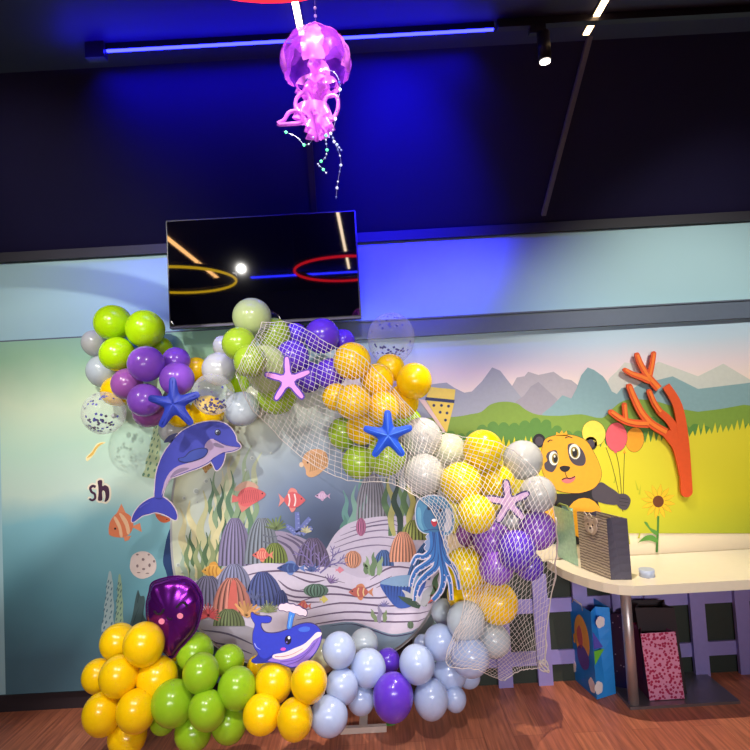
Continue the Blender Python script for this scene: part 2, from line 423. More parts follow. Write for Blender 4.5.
f.add(S7([(330,470),(400,412),(430,408),(460,405),(490,425),(530,445),(560,440),(600,400),(640,345),(672,358),(720,420),(760,470),(790,500),(800,560),(330,560)]), YM(2), T, pr((160,164,176)))
f.add(S8([(180,480),(215,455),(240,420),(270,402),(300,430),(345,470),(345,540),(180,540)]), YM(3), T, pr((158,154,164)))
f.add(S8([(285,528),(320,500),(340,480),(365,455),(400,468),(420,430),(440,375),(465,345),(490,355),(525,380),(540,400),(560,440),(580,450),(600,425),(640,432),(680,402),(740,395),(800,380),(900,430),(1150,400),(1150,560),(285,560)]), YM(4), T, pr((134,168,172)))
f.obj('painted_mountains', mu)
f = Flat()
f.add(smooth(S8([(-560,580),(-400,545),(-200,545),(-60,540),(0,530),(45,520),(80,492),(130,480),(185,487),(220,512),(270,532),(360,536),(440,530),(520,545),(560,510),(600,480),(650,470),(740,480),(900,520),(1150,500),(1150,700),(-560,700)]),3), YM(5), T, pr((128,160,62)))
bush = []
xs = -560
while xs < 1150:
    yy = 585 - 22*math.sin((xs-60)*.012) - 12*math.sin(xs*.03)
    bush += [(xs, yy), (xs+12, yy-12), (xs+28, yy-13), (xs+40, yy-2)]
    xs += 42
f.add(smooth(S8(bush + [(1150,720),(-560,720)]),2), YM(6), T, pr((92,140,60)))
f.obj('painted_hills', mu)
f = Flat(); rr = random.Random(3)
g = [(-560, 720)]
x = -560
while x < 1150:
    top = 655 - max(0, (x-560))*.14 + max(0, -x)*.25
    g += [(x, top), (x+10, top-rr.uniform(15, 42)), (x+18, top+6)]
    x += 22
f.add(S8(g + [(1150,1000),(-560,1000)]), YM(7), T, ramp_mat('mural_grass', [(0, (160,175,40)), (.5, (214,205,36)), (1, (225,212,44))], 'Z', zf, zf+.6))
for k in range(40):
    px = rr.uniform(440, 655); py = rr.uniform(480, 545)
    f.add([(px-1, py), (px+rr.uniform(-3,3), py-rr.uniform(6,11)), (px+1, py)], YM(7.6), T*.5, pr((190,190,36)))
f.obj('painted_grass', mu)
# panda
def C6(p): return Z(500, 420, .21333, p)
m_or = pr((245,172,42)); m_bk = pr((34,30,34)); m_gr = pr((78,70,80)); m_wh = pr((240,240,225)); m_ln = pr((60,34,24))
f = Flat()
f.add(C6(ell(183,97,30,33)), YM(9), T, m_bk); f.add(C6(ell(184,99,19,22)), YM(9.5), T, m_gr)
f.add(C6(ell(426,110,30,32)), YM(9), T, m_bk); f.add(C6(ell(425,111,19,21)), YM(9.5), T, m_gr)
f.add(smooth(C6([(215,420),(250,350),(330,345),(430,318),(462,395),(480,470),(492,570),(200,570)]),4), YM(9), T, m_bk)
f.add(C6(ell(395,460,84,95)), YM(10), T, m_or)
f.add(smooth(C6([(200,440),(225,420),(250,400),(262,470),(250,520),(205,520)]),4), YM(10), T, m_or)
f.add(smooth(C6([(432,330),(470,292),(510,312),(555,345),(560,385),(540,398),(490,392),(440,372)]),5), YM(10.5), T, m_gr)
f.add(smooth(C6([(552,350),(590,348),(612,372),(606,402),(588,422),(560,412),(545,385)]),4), YM(11), T, m_gr)
for a, b in (((560,365),(600,372)), ((560,382),(603,388)), ((562,398),(596,404))): f.add(C6(ribbon([a, b], 2.5)), YM(11.5), T, m_bk)
head = smooth(C6([(198,130),(212,92),(245,76),(285,70),(330,70),(375,82),(410,104),(435,145),(458,190),(476,250),(462,295),(430,325),(370,342),(300,338),(250,318),(215,275),(196,225),(190,175)]),4)
f.add(grow(head, .35), YM(11), T, m_ln); f.add(head, YM(12), T, m_or)
f.add(C6([(262,74),(265,55),(278,66),(290,48),(298,64),(312,50),(318,74)]), YM(12), T, m_or)
f.add(smooth(C6([(228,150),(262,142),(272,170),(268,210),(246,244),(214,232),(208,205),(222,190),(216,170)]),4), YM(13), T, m_gr)
f.add(smooth(C6([(318,120),(345,110),(382,135),(402,180),(392,212),(352,210),(326,180)]),4), YM(13), T, m_gr)
f.add(C6(ell(252,180,22,33,-.1)), YM(13.5), T, m_wh); f.add(C6(ell(350,148,26,36,-.2)), YM(13.5), T, m_wh)
f.add(C6(ell(258,180,15,24)), YM(14), T, pr((150,130,50))); f.add(C6(ell(350,152,18,27,-.2)), YM(14), T, pr((150,130,50)))
f.add(C6(ell(260,182,10,18)), YM(14.5), T, m_bk); f.add(C6(ell(351,154,12,20)), YM(14.5), T, m_bk)
f.add(C6(ell(256,170,4,6)), YM(15), T, m_wh); f.add(C6(ell(346,140,5,7)), YM(15), T, m_wh)
f.add(smooth(C6([(280,222),(300,214),(328,220),(322,236),(306,244),(288,238)]),4), YM(13), T, m_bk)
f.add(smooth(C6([(290,282),(315,272),(352,266),(345,285),(320,297),(298,292)]),4), YM(13), T, pr((235,120,120)))
f.add(C6(ribbon([(290,280),(310,272),(330,275),(352,264)], 5)), YM(13.5), T, m_bk); f.add(C6(ribbon([(306,244),(310,260),(318,273)], 3)), YM(13.5), T, m_bk)
f.add(C6(ribbon([(224,104),(234,94),(246,96)], 6, 3)), YM(13), T, m_bk); f.add(C6(ribbon([(305,84),(322,78),(340,84)], 6, 3)), YM(13), T, m_bk)
f.obj('painted_panda', mu)
for (cx, cy, rx, ry, c, kn, k) in ((440,62,54,60,(250,222,84),(494,122),9), (632,92,42,58,(250,165,40),(584,150),9), (546,80,50,68,(240,98,108),(542,148),10)):
    f = Flat(); e_ = C6(ell(cx, cy, rx, ry, .1 if cx > 600 else (-.35 if cx < 500 else 0), 28))
    f.add(grow(e_, .3), YM(k-.4), T*.5, m_ln); f.add(e_, YM(k), T, pr(c))
    f.add(C6([(kn[0]-8,kn[1]+6),(kn[0],kn[1]-10),(kn[0]+8,kn[1]+6)]), YM(k+.3), T, pr(c))
    f.add(C6(ribbon([kn, ((kn[0]+578)/2-(kn[0]<520)*8, (kn[1]+360)/2-20), (576, 430)], 2.4)), YM(k-.6), T*.5, m_ln)
    f.obj('painted_balloon', mu)
f = Flat()
for k in range(12):
    a = k*2*PI/12 + .15; cx, cy = 742, 382
    pt = [(cx+22*math.cos(a-.3), cy+22*math.sin(a-.3)), (cx+55*math.cos(a-.16), cy+55*math.sin(a-.16)), (cx+82*math.cos(a), cy+82*math.sin(a)), (cx+55*math.cos(a+.16), cy+55*math.sin(a+.16)), (cx+22*math.cos(a+.3), cy+22*math.sin(a+.3))]
    f.add(grow(C6(pt), .3), YM(8), T*.5, pr((190,120,20))); f.add(C6(pt), YM(8.6), T*.5, pr((250,200,40)))
f.add(C6(ell(742,382,26,28)), YM(9.4), T*.5, pr((110,60,30)))
f.add(C6(ribbon([(742,450),(740,520),(735,620)], 10)), YM(7.8), T*.5, pr((70,130,50)))
for pt in ([(735,520),(705,505),(690,480),(675,478),(690,500),(715,530),(735,540)], [(735,575),(700,565),(660,570),(645,578),(680,545),(715,540),(738,560)]): f.add(smooth(C6(pt),3), YM(8), T*.5, pr((92,150,60)))
f.obj('painted_sunflower', mu)
# striped cone of the mural
f = Flat()
f.add(S7([(395,422),(495,432),(490,475),(380,463)]), YM(9), T, pr((235,205,90)))
f.add(S7([(378,462),(492,473),(490,486),(376,474)]), YM(10), T, pr((40,48,92)))
f.add(S7([(380,475),(490,486),(462,600),(450,596)]), YM(9), T, pr((232,200,86)))
f.add(S7([(376,474),(456,598),(446,600),(350,470)]), YM(9.5), T, pr((235,200,190)))
for q in ((410,495),(440,495),(468,498),(435,522),(462,525),(456,553)): f.add(S7(ell(q[0],q[1],6,6,0,8)), YM(10), T, pr((40,48,92)))
f.obj('painted_cone', mu)

# ================================================================== LEFT BANNER
YB_ = 3.185
def YL(k): return YB_ - .003 - k * T
bx1 = P(300, 500, YB_).x; bz1 = P(120, 335.5, YB_).z; bx0 = P(2, 500, YB_).x
bn = empty('sea_banner', ((bx0+bx1)/2, YB_, .12), 'green and teal underwater fabric banner on the wall left of the round reef board', 'banner')
bm = bmesh.new(); box(bm, (bx0, YB_ - .003, .12), (bx1, YB_, bz1))
link('fabric', bm, ramp_mat('banner_print', [(0, (70,104,120)), (.2, (96,150,164)), (.42, (132,188,200)), (.52, (196,220,206)), (.66, (188,222,200)), (.8, (206,226,194)), (.93, (160,206,170)), (1, (150,196,174))], 'Z', .3, bz1, noise=.22, nscale=1.6), bn)
def C7(p): return Z(90, 440, .13333, p)
def C8(p): return Z(90, 540, .13333, p)
m_cr = pr((232,222,200)); m_pl = pr((66,34,62))
hl = smooth(C7([(58,308),(90,302),(92,345),(112,338),(138,355),(145,400),(140,440),(122,462),(108,460),(116,430),(112,390),(98,378),(90,395),(92,450),(60,452),(64,400),(62,350)]), 3)
sl_ = C7(ribbon([(42,352),(20,345),(2,362),(12,390),(34,405),(38,435),(18,452),(-6,442)], 20, 16))
f = Flat(); f.add(grow(hl, 2.0), YL(1), T, m_cr); f.add(hl, YL(2), T, m_pl); f.add(grow(sl_, 1.8), YL(.8), T, m_cr); f.add(sl_, YL(2), T, m_pl); f.obj('printed_lettering', bn)
f = Flat()
f.add(smooth(C7([(-30,130),(10,90),(35,50),(60,22),(110,14),(112,24),(80,38),(55,66),(30,110),(-20,160)]),3), YL(1), T, pr((250,238,180)))
f.add(smooth(C7([(-25,135),(15,92),(40,55),(65,30),(100,20),(70,42),(45,70),(20,112)]),3), YL(2), T, pr((235,190,90)))
f.obj('printed_flourish', bn)
# paper clownfish
def kfish(fl, Yk, T, body, stripe, fin, pts_body, fins, stripes, eye, eyer=.8):
    for q in fins: fl.add(q, Yk(1), T, pr(fin))
    fl.add(pts_body, Yk(2), T, pr(body))
    for q in stripes: fl.add(q, Yk(3), T, pr(stripe))
    fl.add(ell(eye[0], eye[1], eyer, eyer, 0, 8), Yk(4), T, pr((30,28,34)))
f = Flat()
kfish(f, YL, T, (222,126,86), (235,190,150), (226,140,100), smooth(C7([(140,690),(145,630),(170,580),(210,545),(265,545),(310,580),(325,640),(300,700),(250,730),(190,728),(150,715)]),4),
      [C7([(200,550),(235,478),(268,548)]), C7([(310,650),(375,622),(388,690),(330,660)]), C7([(250,725),(310,718),(290,750),(262,760)])],
      [smooth(C7([(218,555),(240,556),(282,610),(300,690),(280,705),(262,640)]),3), smooth(C7([(178,590),(192,576),(230,640),(245,722),(225,724),(212,660)]),3)], C7([(188,665)])[0], 1.1)
f.obj('printed_fish', bn)
f = Flat()
kfish(f, YL, T, (206,100,60), (232,170,120), (220,130,84), smooth(Z(130,410,.16,[(160,655),(200,660),(240,672),(255,690),(215,705),(180,690)]),3), [Z(130,410,.16,[(165,660),(150,640),(200,655)])], [], Z(130,410,.16,[(230,684)])[0], .6)
f.obj('printed_fish', bn)
f = Flat()
f.add(smooth(C8([(300,180),(315,120),(365,88),(430,90),(480,130),(498,190),(480,250),(430,282),(380,290),(330,265),(302,220)]),4), YL(2), T, pr((214,196,190)))
for q in ((355,110,10,6),(440,110,8,7),(398,146,11,11),(480,160,8,10),(355,195,9,12),(446,190,9,14),(402,218,12,8),(365,245,14,4),(430,250,14,4)): f.add(C8(ell(q[0],q[1],q[2],q[3],0,10)), YL(3), T, pr((130,110,112)))
f.obj('printed_sand_dollar', bn)
def lattice_coral(base, tip, wmax, col, hole, rows, name):
    f = Flat(); ax, ay = base; bx, by = tip
    def wf(t): return wmax * (1 - t) ** .6 * (1 + .12*math.sin(t*26)) + .8
    f.add(ribbon([base, ((ax+bx)/2 + 1, (ay+by)/2), tip], wf, n=16), YL(2), T, pr(col))
    for r in range(rows):
        t = (r + .4) / rows * .9; cx = ax + (bx-ax)*t; cy = ay + (by-ay)*t; w_ = wf(t) * .42
        for s in ((-.55, .6) if r % 2 else (-.25, .85, -.95)):
            f.add(ell(cx + s*w_, cy + s*1.2, max(.6, w_*.17), 1.9, .35, 8), YL(3), T, pr(hole))
    f.obj(name, bn)
lattice_coral((106, 648), (110, 571), 13, (158,180,182), (84,116,130), 12, 'printed_coral')
lattice_coral((118, 640), (119.5, 574), 8.5, (142,168,140), (80,110,110), 10, 'printed_coral')
lattice_coral((150, 478), (158, 418), 15, (176,194,150), (96,134,112), 9, 'printed_coral')
f = Flat()
f.add(smooth(C8([(300,700),(300,640),(320,560),(335,470),(350,400),(362,376),(378,420),(405,420),(412,470),(400,560),(430,620),(440,700)]),3), YL(2), T, pr((58,80,84)))
for a in ([(320,640),(345,560),(370,500)], [(380,640),(395,560),(400,480)], [(355,470),(362,430),(364,400)]): f.add(C8(ribbon(a, 6, 2)), YL(3), T, pr((36,54,62)))
f.add(smooth(C8([(450,330),(490,315),(525,320),(520,345),(480,362),(462,385)]),3), YL(2), T, pr((170,140,110)))
f.obj('printed_rock_plant', bn)
f = Flat()
f.add(smooth(Z(90,440,.25333,[(300,520),(288,480),(296,420),(305,380),(318,350),(330,400),(330,620),(310,560)]),3), YL(1), T, pr((34,62,110)))
f.obj('printed_kelp', bn)

# ================================================================== ROUND REEF BOARD
YP = 3.10
def YQ(k): return YP - .003 - k * T
outer = []
for k in range(96):
    t = 2*PI*k/96; c, s = math.cos(t), math.sin(t); n_ = 2.5
    outer.append((309 + 139*math.copysign(abs(c)**(2/n_), c), 528 + 143*math.copysign(abs(s)**(2/n_), s)))
def clipped(pts):   # keep printed shapes inside the board edge
    out = []
    for x, y in pts:
        dx, dy = (x-309)/136.5, (y-528)/140.5
        r = (abs(dx)**2.5 + abs(dy)**2.5) ** (1/2.5)
        if r > 1: dx /= r; dy /= r
        out.append((309 + dx*136.5, 528 + dy*140.5))
    return out
rb = empty('reef_board', P(309, 660, YP), 'big rounded board printed with a paper-cut coral reef and fish behind the balloons', 'backdrop')
f = Flat(); f.add(outer, YP, .02, pr((168,168,172))); f.obj('board', rb)
m_bgp = bpy.data.materials.new('reef_print_water'); m_bgp.use_nodes = True
nt = m_bgp.node_tree; b_ = nt.nodes['Principled BSDF']; b_.inputs['Roughness'].default_value = .5
tc = nt.nodes.new('ShaderNodeTexCoord'); mp = nt.nodes.new('ShaderNodeMapping'); gr = nt.nodes.new('ShaderNodeTexGradient'); gr.gradient_type = 'SPHERICAL'
cc = P(330, 535, YP); mp.inputs['Location'].default_value = (-cc.x/.95, 0, -cc.z/.85); mp.inputs['Scale'].default_value = (1/.95, 0.0, 1/.85)
nt.links.new(tc.outputs['Object'], mp.inputs[0]); nt.links.new(mp.outputs[0], gr.inputs[0])
cr = nt.nodes.new('ShaderNodeValToRGB'); e = cr.color_ramp.elements
e[0].position = 0; e[0].color = L((206,208,172)); e[1].position = 1; e[1].color = L((44,56,84))
for p_, c_ in ((.22, (190,198,186)), (.42, (156,170,182)), (.62, (110,128,158)), (.82, (70,86,120))): q = e.new(p_); q.color = L(c_)
nt.links.new(gr.outputs[0], cr.inputs[0]); nt.links.new(cr.outputs[0], b_.inputs['Base Color'])
f = Flat(); f.add(grow(outer, -2.2), YQ(0), .003, m_bgp); f.obj('printed_water', rb)
RP = random.Random(11)
def lighter(c): return tuple(int(255*(v/255)**.87) for v in c)
class Pr(Flat):
    def a(s, pts, k, c): return s.add(clipped(pts), YQ(k), T, c if not isinstance(c, tuple) else pr(lighter(c)))
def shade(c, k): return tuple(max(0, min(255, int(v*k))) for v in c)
# seaweed clusters (blades)
def blades(name, specs, k, cols):
    f = Pr()
    for i, (bx, by, tx, ty, w_) in enumerate(specs):
        h = by - ty; s = (-1)**i * h * .04
        f.a(ribbon([(bx, by), (bx + (tx-bx)*.25 + s, by - h*.28), (bx + (tx-bx)*.55 - s, by - h*.55), (bx + (tx-bx)*.8 + s*.9, by - h*.8), (tx, ty)], lambda t, w_=w_: w_ * (1 - t)**.5 * (.55 + .9*math.sin(PI*min(1, t*1.1))) + .3, n=6), k + (i % 3)*.35, cols[i % len(cols)])
    f.obj(name, rb)
G1, G2, G3, CR = (84,118,90), (120,146,112), (54,84,66), (196,188,140)
blades('printed_seaweed', [(222,530,238,440,7),(228,530,252,445,6),(216,528,222,470,6),(236,528,262,452,7),(240,528,248,470,6),(226,525,232,455,5),(246,528,256,480,5)], 1, [(178,186,150),(150,170,140),(196,192,158)])
blades('printed_seaweed', [(214+i*4.2, 540, 210+i*5.2, 478-8*math.sin(i*2), 4.5) for i in range(10)], 2.2, [G1, G2, G3, (140,160,120)])
blades('printed_seaweed', [(190,578,180,508,7),(197,578,190,500,8),(204,578,203,490,7),(209,578,214,505,7),(214,576,222,508,6),(186,576,184,545,5)], 3.2, [CR, (206,196,146), (184,182,134)])
blades('printed_seaweed', [(190+i*4.2, 583, 186+i*5, 535-6*math.sin(i*1.7), 4.2) for i in range(8)], 4.4, [(104,128,88), (70,98,66), (134,146,100)])
blades('printed_seaweed', [(186,582,181,552,4),(194,582,190,560,4)], 5, [(150,170,150)])
blades('printed_seaweed', [(352,545,343,490,6),(350,545,356,485,6),(345,545,344,515,7),(360,520,362,478,7),(354,540,366,492,5)], 1.4, [(84,132,130), (110,152,140), (70,118,110)])
# mounds with pleats
def mound(name, cx, by, w, h, c, k, n=9, lean=0.0, dark=.62, fan=True, full=False):
    f = Pr(); e_ = []
    a0, a1 = (0, PI) if not full else (-.35*PI, 1.35*PI)
    for i in range(25):
        t = a0 + (a1-a0)*i/24
        yy = by - math.sin(t)*h if not full else by - h/2 - math.sin(t)*h/2
        e_.append((cx + math.cos(t)*w/2 + lean*(by-yy), yy))
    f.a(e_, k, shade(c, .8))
    for i in range(n):
        u = -1 + 2*(i + .5)/n; pts = []; pd = []
        for j in range(9):
            t = j/8
            if full: t = 2*t - 1
            hw = w/2*math.sqrt(max(0, 1 - (t*.97)**2)); y = (by - h*t) if not full else (by - h/2 - h/2*t)
            pts.append((cx + u*hw*.97 + lean*(by-y), y)); pd.append((cx + (u+.72/n)*hw*.97 + lean*(by-y), y))
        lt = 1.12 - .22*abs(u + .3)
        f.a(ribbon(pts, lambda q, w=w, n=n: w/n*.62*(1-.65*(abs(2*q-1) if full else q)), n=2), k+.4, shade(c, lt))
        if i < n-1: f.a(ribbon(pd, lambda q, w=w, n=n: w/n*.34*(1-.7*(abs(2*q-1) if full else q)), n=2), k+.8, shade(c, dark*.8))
    f.obj(name, rb)
# sand dunes
def dune(pts, k, c, lines, lc=(88,74,102), lw=1.1):
    f = Pr(); f.a(smooth(pts, 4), k, c)
    for l in lines: f.a(ribbon(l, lambda t: .35 + lw*math.sin(PI*t)), k+.5, lc)
    f.obj('printed_sand', rb)
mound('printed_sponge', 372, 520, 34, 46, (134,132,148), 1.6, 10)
dune([(324,560),(328,546),(338,531),(352,522),(375,517),(400,516),(430,516),(450,524),(450,600),(330,600)], 3, (190,178,202),
     [[(330,550),(355,541),(380,537),(402,540)], [(334,543),(358,534),(384,530),(404,533)], [(340,536),(362,528),(388,524),(402,527)], [(350,528),(370,523),(388,520),(400,522)], [(328,557),(350,549),(378,545),(405,549)], [(350,532),(372,526),(395,524)]], (110,96,126), .9)
blades('printed_seaweed', [(390+i*4.4, 536, 384+i*5.2, 474+3*math.sin(i*3), 5.5) for i in range(11)], 4, [(72,104,70), (168,164,96), (38,58,50), (96,124,84)])
mound('printed_sponge', 235, 566, 34, 48, (128,118,160), 5, 8)
mound('printed_shell_mound', 262, 564, 36, 46, (122,130,146), 5.6, 8)
f = Pr()
for j in range(4):
    y = 535 + j*6.5; f.a(ribbon([(263,y),(270,y+2),(278,y+1)], 1.6, 1), 7, (88,92,110))
f.obj('printed_texture_band', rb)
dune([(262,562),(268,540),(276,531),(295,535),(316,546),(324,562),(326,575),(290,580),(262,575)], 4.6, (142,130,158),
     [[(272,538),(290,548),(298,566)], [(278,535),(298,545),(306,565)], [(286,534),(306,546),(313,566)]], (84,74,104), 2.2)
mound('printed_sponge', 313, 572, 36, 34, (98,84,120), 6, 8)
dune([(180,590),(205,578),(232,570),(262,563),(300,566),(335,568),(365,578),(400,560),(430,572),(450,600),(440,640),(400,655),(310,662),(230,655),(190,630)], 7, (204,192,216),
     [[(232,580),(262,572),(300,572),(345,583)], [(300,590),(330,586),(360,590),(392,576)], [(296,603),(330,594),(380,598),(430,586)], [(298,612),(340,603),(390,606),(440,602)], [(296,620),(345,612),(395,614),(440,612)], [(300,627),(345,620),(395,622),(436,620)], [(205,640),(230,632),(256,640)], [(200,632),(222,624),(250,630)],
      [(278,580),(292,590),(318,592)], [(278,590),(295,597),(322,597)], [(280,598),(300,602),(322,602)], [(370,580),(392,567),(420,570)], [(376,588),(398,578),(424,580)], [(290,574),(310,582),(325,580)]], (92,76,104), 1.5)
dune([(230,650),(262,637),(298,630),(330,624),(352,622),(372,628),(392,634),(412,631),(440,622),(420,648),(390,668),(310,676),(240,668)], 9, (112,134,158), [[(330,626),(352,624),(372,630),(392,636),(412,633),(432,626)]], (62,58,90), 1.0)
dune([(180,625),(200,618),(232,622),(258,630),(276,640),(268,664),(230,662),(196,645)], 9.4, (150,144,158), [[(200,630),(228,634),(256,646)], [(205,641),(230,646),(252,654)]], (70,64,84), 1.6)
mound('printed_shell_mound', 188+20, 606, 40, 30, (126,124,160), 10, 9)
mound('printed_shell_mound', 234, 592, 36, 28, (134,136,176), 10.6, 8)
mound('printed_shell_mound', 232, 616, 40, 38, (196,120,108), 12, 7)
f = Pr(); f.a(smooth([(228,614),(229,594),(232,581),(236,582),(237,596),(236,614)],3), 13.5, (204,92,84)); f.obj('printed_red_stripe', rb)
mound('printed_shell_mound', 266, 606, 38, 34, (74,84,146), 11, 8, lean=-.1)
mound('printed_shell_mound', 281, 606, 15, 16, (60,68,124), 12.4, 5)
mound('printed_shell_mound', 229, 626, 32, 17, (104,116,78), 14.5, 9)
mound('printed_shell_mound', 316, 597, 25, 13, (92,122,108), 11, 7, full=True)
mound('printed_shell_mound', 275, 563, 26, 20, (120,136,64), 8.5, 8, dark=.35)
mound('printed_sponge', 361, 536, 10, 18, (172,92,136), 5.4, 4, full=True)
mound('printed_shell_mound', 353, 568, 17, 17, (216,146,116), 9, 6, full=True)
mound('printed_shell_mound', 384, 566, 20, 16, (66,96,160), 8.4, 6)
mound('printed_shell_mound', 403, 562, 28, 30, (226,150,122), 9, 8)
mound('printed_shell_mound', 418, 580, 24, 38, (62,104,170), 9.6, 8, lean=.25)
mound('printed_fern', 414, 540, 26, 20, (150,160,80), 6, 7, dark=.4)
f = Pr(); f.a(smooth([(380,583),(395,577),(425,578),(420,596),(412,606),(398,608),(388,598)],4), 10.6, (48,78,160))
f.a(smooth([(380,583),(392,577),(410,575),(426,578),(420,585),(404,587),(388,585)],4), 11.4, (122,156,196))
for i in range(11): f.a([(384+i*3.3, 586), (386+i*2.6, 604-abs(i-5)*1.2), (385.2+i*3.3, 586)], 11.8, (30,50,110))
f.obj('printed_blue_bowl', rb)
blades('printed_seaweed', [(370,575,366,556,4),(373,576,374,552,5),(378,575,382,556,4.5),(367,574,364,562,4)], 10.4, [(134,158,120),(94,120,86)])
blades('printed_seaweed', [(376,622,371,609,3.6),(380,623,379,604,3.6),(384,622,386,610,3.6)], 10.4, [(120,138,100),(140,130,160)])
blades('printed_seaweed', [(420,606,402,590,7),(420,607,398,596,6),(422,606,432,584,7),(424,606,440,572,7),(419,605,410,585,5)], 12.6, [(186,182,188),(50,70,56),(160,160,168),(70,96,66)])
f = Pr(); f.a(ell(410.5, 625, 3.2, 3.8, 0, 14), 10.4, (96,116,92)); [f.a(ribbon([(408+i*1.6, 622), (408+i*1.6, 628)], .5), 10.9, (52,66,56)) for i in range(4)]; f.obj('printed_urchin', rb)
# spiky corals
def spiky(cx, cy, r, n, a0, a1, c, k, w_=1.6, name='printed_coral'):
    f = Pr()
    for i in range(n):
        a = a0 + (a1-a0)*i/(n-1); rr_ = r*RP.uniform(.8, 1.1)
        f.a(ribbon([(cx, cy), (cx + rr_*.5*math.cos(a), cy - rr_*.5*math.sin(a)), (cx + rr_*math.cos(a), cy - rr_*math.sin(a))], w_*1.3, w_*.5, n=2), k + (i % 3)*.3, shade(c, RP.uniform(.8, 1.12)))
    f.obj(name, rb)
spiky(208, 616, 12, 17, -.4, PI+.4, (190,70,76), 15.5)
spiky(246, 616, 15, 8, .2, 2.3, (206,148,92), 15.5, 3.2)
spiky(268, 612, 11, 12, .1, PI-.1, (140,152,104), 14, 1.6)
spiky(276, 529, 13, 9, .2, PI-.2, (98,116,72), 6.4, 2.4)
spiky(255, 600, 12, 7, .4, PI-.4, (84,92,140), 11.6, 2.2)
spiky(330, 583, 9, 7, .1, 2.2, (120,96,150), 8.6, 1.3)
spiky(306, 532, 7, 6, .2, PI-.2, (176,170,130), 6.8, 2)
spiky(412, 552, 16, 9, 1.9, 3.3, (222,150,120), 8, 2.4)
spiky(438, 596, 12, 11, .2, PI+.6, (200,80,70), 12, 2.0)
spiky(312, 583-12, 9, 7, .2, PI-.2, (66,80,140), 8.8, 2)
spiky(384, 606, 6, 7, 0, PI, (110,104,160), 12, 1.2)
f = Pr()
def branch(x, y, a, l, w_, d, c, k):
    x2, y2 = x + l*math.cos(a), y - l*math.sin(a)
    f.a(ribbon([(x, y), (x2, y2)], w_, w_*.75), k, c)
    if d: 
        branch(x2, y2, a+.45, l*.75, w_*.8, d-1, c, k+.05); branch(x2, y2, a-.42, l*.72, w_*.8, d-1, c, k+.1)
        branch(x + (x2-x)*.5, y + (y2-y)*.5, a+(.7 if d % 2 else -.7), l*.55, w_*.7, max(0, d-2), c, k+.15)
branch(316, 572, 2.0, 12, 1.7, 3, (112,98,158), 9); branch(320, 573, .7, 12, 1.7, 3, (104,92,152), 9.4); branch(318, 572, 1.35, 9, 1.6, 2, (126,110,168), 9.8)
f.obj('printed_coral', rb)
f = Pr()
for a_, b_2 in (((298,532),(297,512)), ((298,534),(310,518)), ((296,534),(286,526)), ((302,534),(312,528))):
    f.a(ribbon([a_, ((a_[0]+b_2[0])/2, (a_[1]+b_2[1])/2 - 1), b_2], 5.5, 4.2), 6.2, (92,104,172))
    for t in range(5): f.a(ell(a_[0]+(b_2[0]-a_[0])*t/4.5+1, a_[1]+(b_2[1]-a_[1])*t/4.5, 1, .7, 0, 6), 6.9, (128,138,196))
f.obj('printed_coral', rb)
# fish
def fish(cx, cy, l, h, body, fin, stripes, k, face=1, eye=True, tail=True, bands=3):
    f = Pr(); X = lambda u, v: (cx + face*u*l, cy + v*h)
    if tail: f.a([X(-.28,0), X(-.52,-.3), X(-.46,0), X(-.52,.32)], k, fin)
    f.a(smooth([X(-.2,-.2), X(-.08,-.55), X(.14,-.42), X(.1,-.1)],3), k, fin); f.a(smooth([X(-.15,.2), X(-.05,.56), X(.1,.36)],3), k, fin)
    f.a(smooth([X(-.32,0), X(-.12,-.34), X(.15,-.32), X(.4,-.06), X(.42,.05), X(.15,.32), X(-.12,.34)],4), k+.4, body)
    for i in range(bands): 
        u = -.16 + i*.42/max(1, bands); f.a(ribbon([X(u,-.28), X(u+.04,0), X(u,.28)], l*.05), k+.8, stripes)
    if eye: f.a(ell(*X(.3,-.05), .8, .8, 0, 8), k+1.2, (30,26,34))
    f.obj('printed_fish', rb)
f = Pr()   # large red fish
R1 = lambda p: Z(165, 440, .13333, p)
f.a(smooth(R1([(520,380),(555,330),(620,308),(680,330),(700,362),(620,380)]),3), 5.4, (196,150,130)); f.a(R1([(545,470),(575,545),(660,480)]), 5.4, (206,112,104)); f.a(R1([(560,430),(505,410),(500,470),(550,460)]), 5.4, (206,96,92))
f.a(smooth(R1([(545,420),(580,370),(640,352),(700,370),(752,400),(740,430),(680,470),(610,500),(560,480)]),4), 5.8, (206,84,88))
for i in range(9): f.a(R1(ribbon([(575+i*15,380-i),(580+i*15,430),(575+i*15,480-i*3)], 4)), 6.2, (160,58,66))
f.a(ell(262.3, 493.5, .8, .8, 0, 8), 6.6, (40,20,30)); f.obj('printed_fish', rb)
fish(293, 500, 28, 22, (200,78,84), (212,120,116), (232,214,214), 6, 1, bands=2)
fish(322, 496, 16, 9, (190,150,190), (180,140,180), (210,180,210), 5, -1)
f = Pr(); f.a(smooth(Z(255,440,.13333,[(355,170),(370,110),(430,70),(500,75),(540,110),(548,190),(520,220),(470,262),(420,280),(385,260),(380,220)]),4), 5, (204,150,104))
for i in range(8): f.a(Z(255,440,.13333,ribbon([(410+i*17,95+i*3),(420+i*17,170),(412+i*15,240-i*5)], 5)), 5.5, (150,104,60))
f.a(Z(255,440,.13333,ell(348,185,17,20,0,12)), 5.5, (214,180,150)); f.a(Z(255,440,.13333,ell(395,170,6,7,0,8)), 6, (60,40,30)); f.obj('printed_fish', rb)
fish(213, 571, 26, 17, (224,164,72), (206,140,56), (190,120,48), 8.5, -1)
fish(262, 555, 22, 13, (208,88,84), (220,120,100), (232,150,130), 10, -1, bands=4)
fish(290, 568, 30, 13, (48,66,128), (92,120,190), (70,96,160), 12, -1, bands=2)
fish(360, 592, 26, 15, (176,84,78), (196,120,84), (222,186,130), 12, -1, bands=2)
fish(303, 606, 16, 10, (176,70,76), (190,100,84), (200,130,90), 12.5, -1, bands=2)
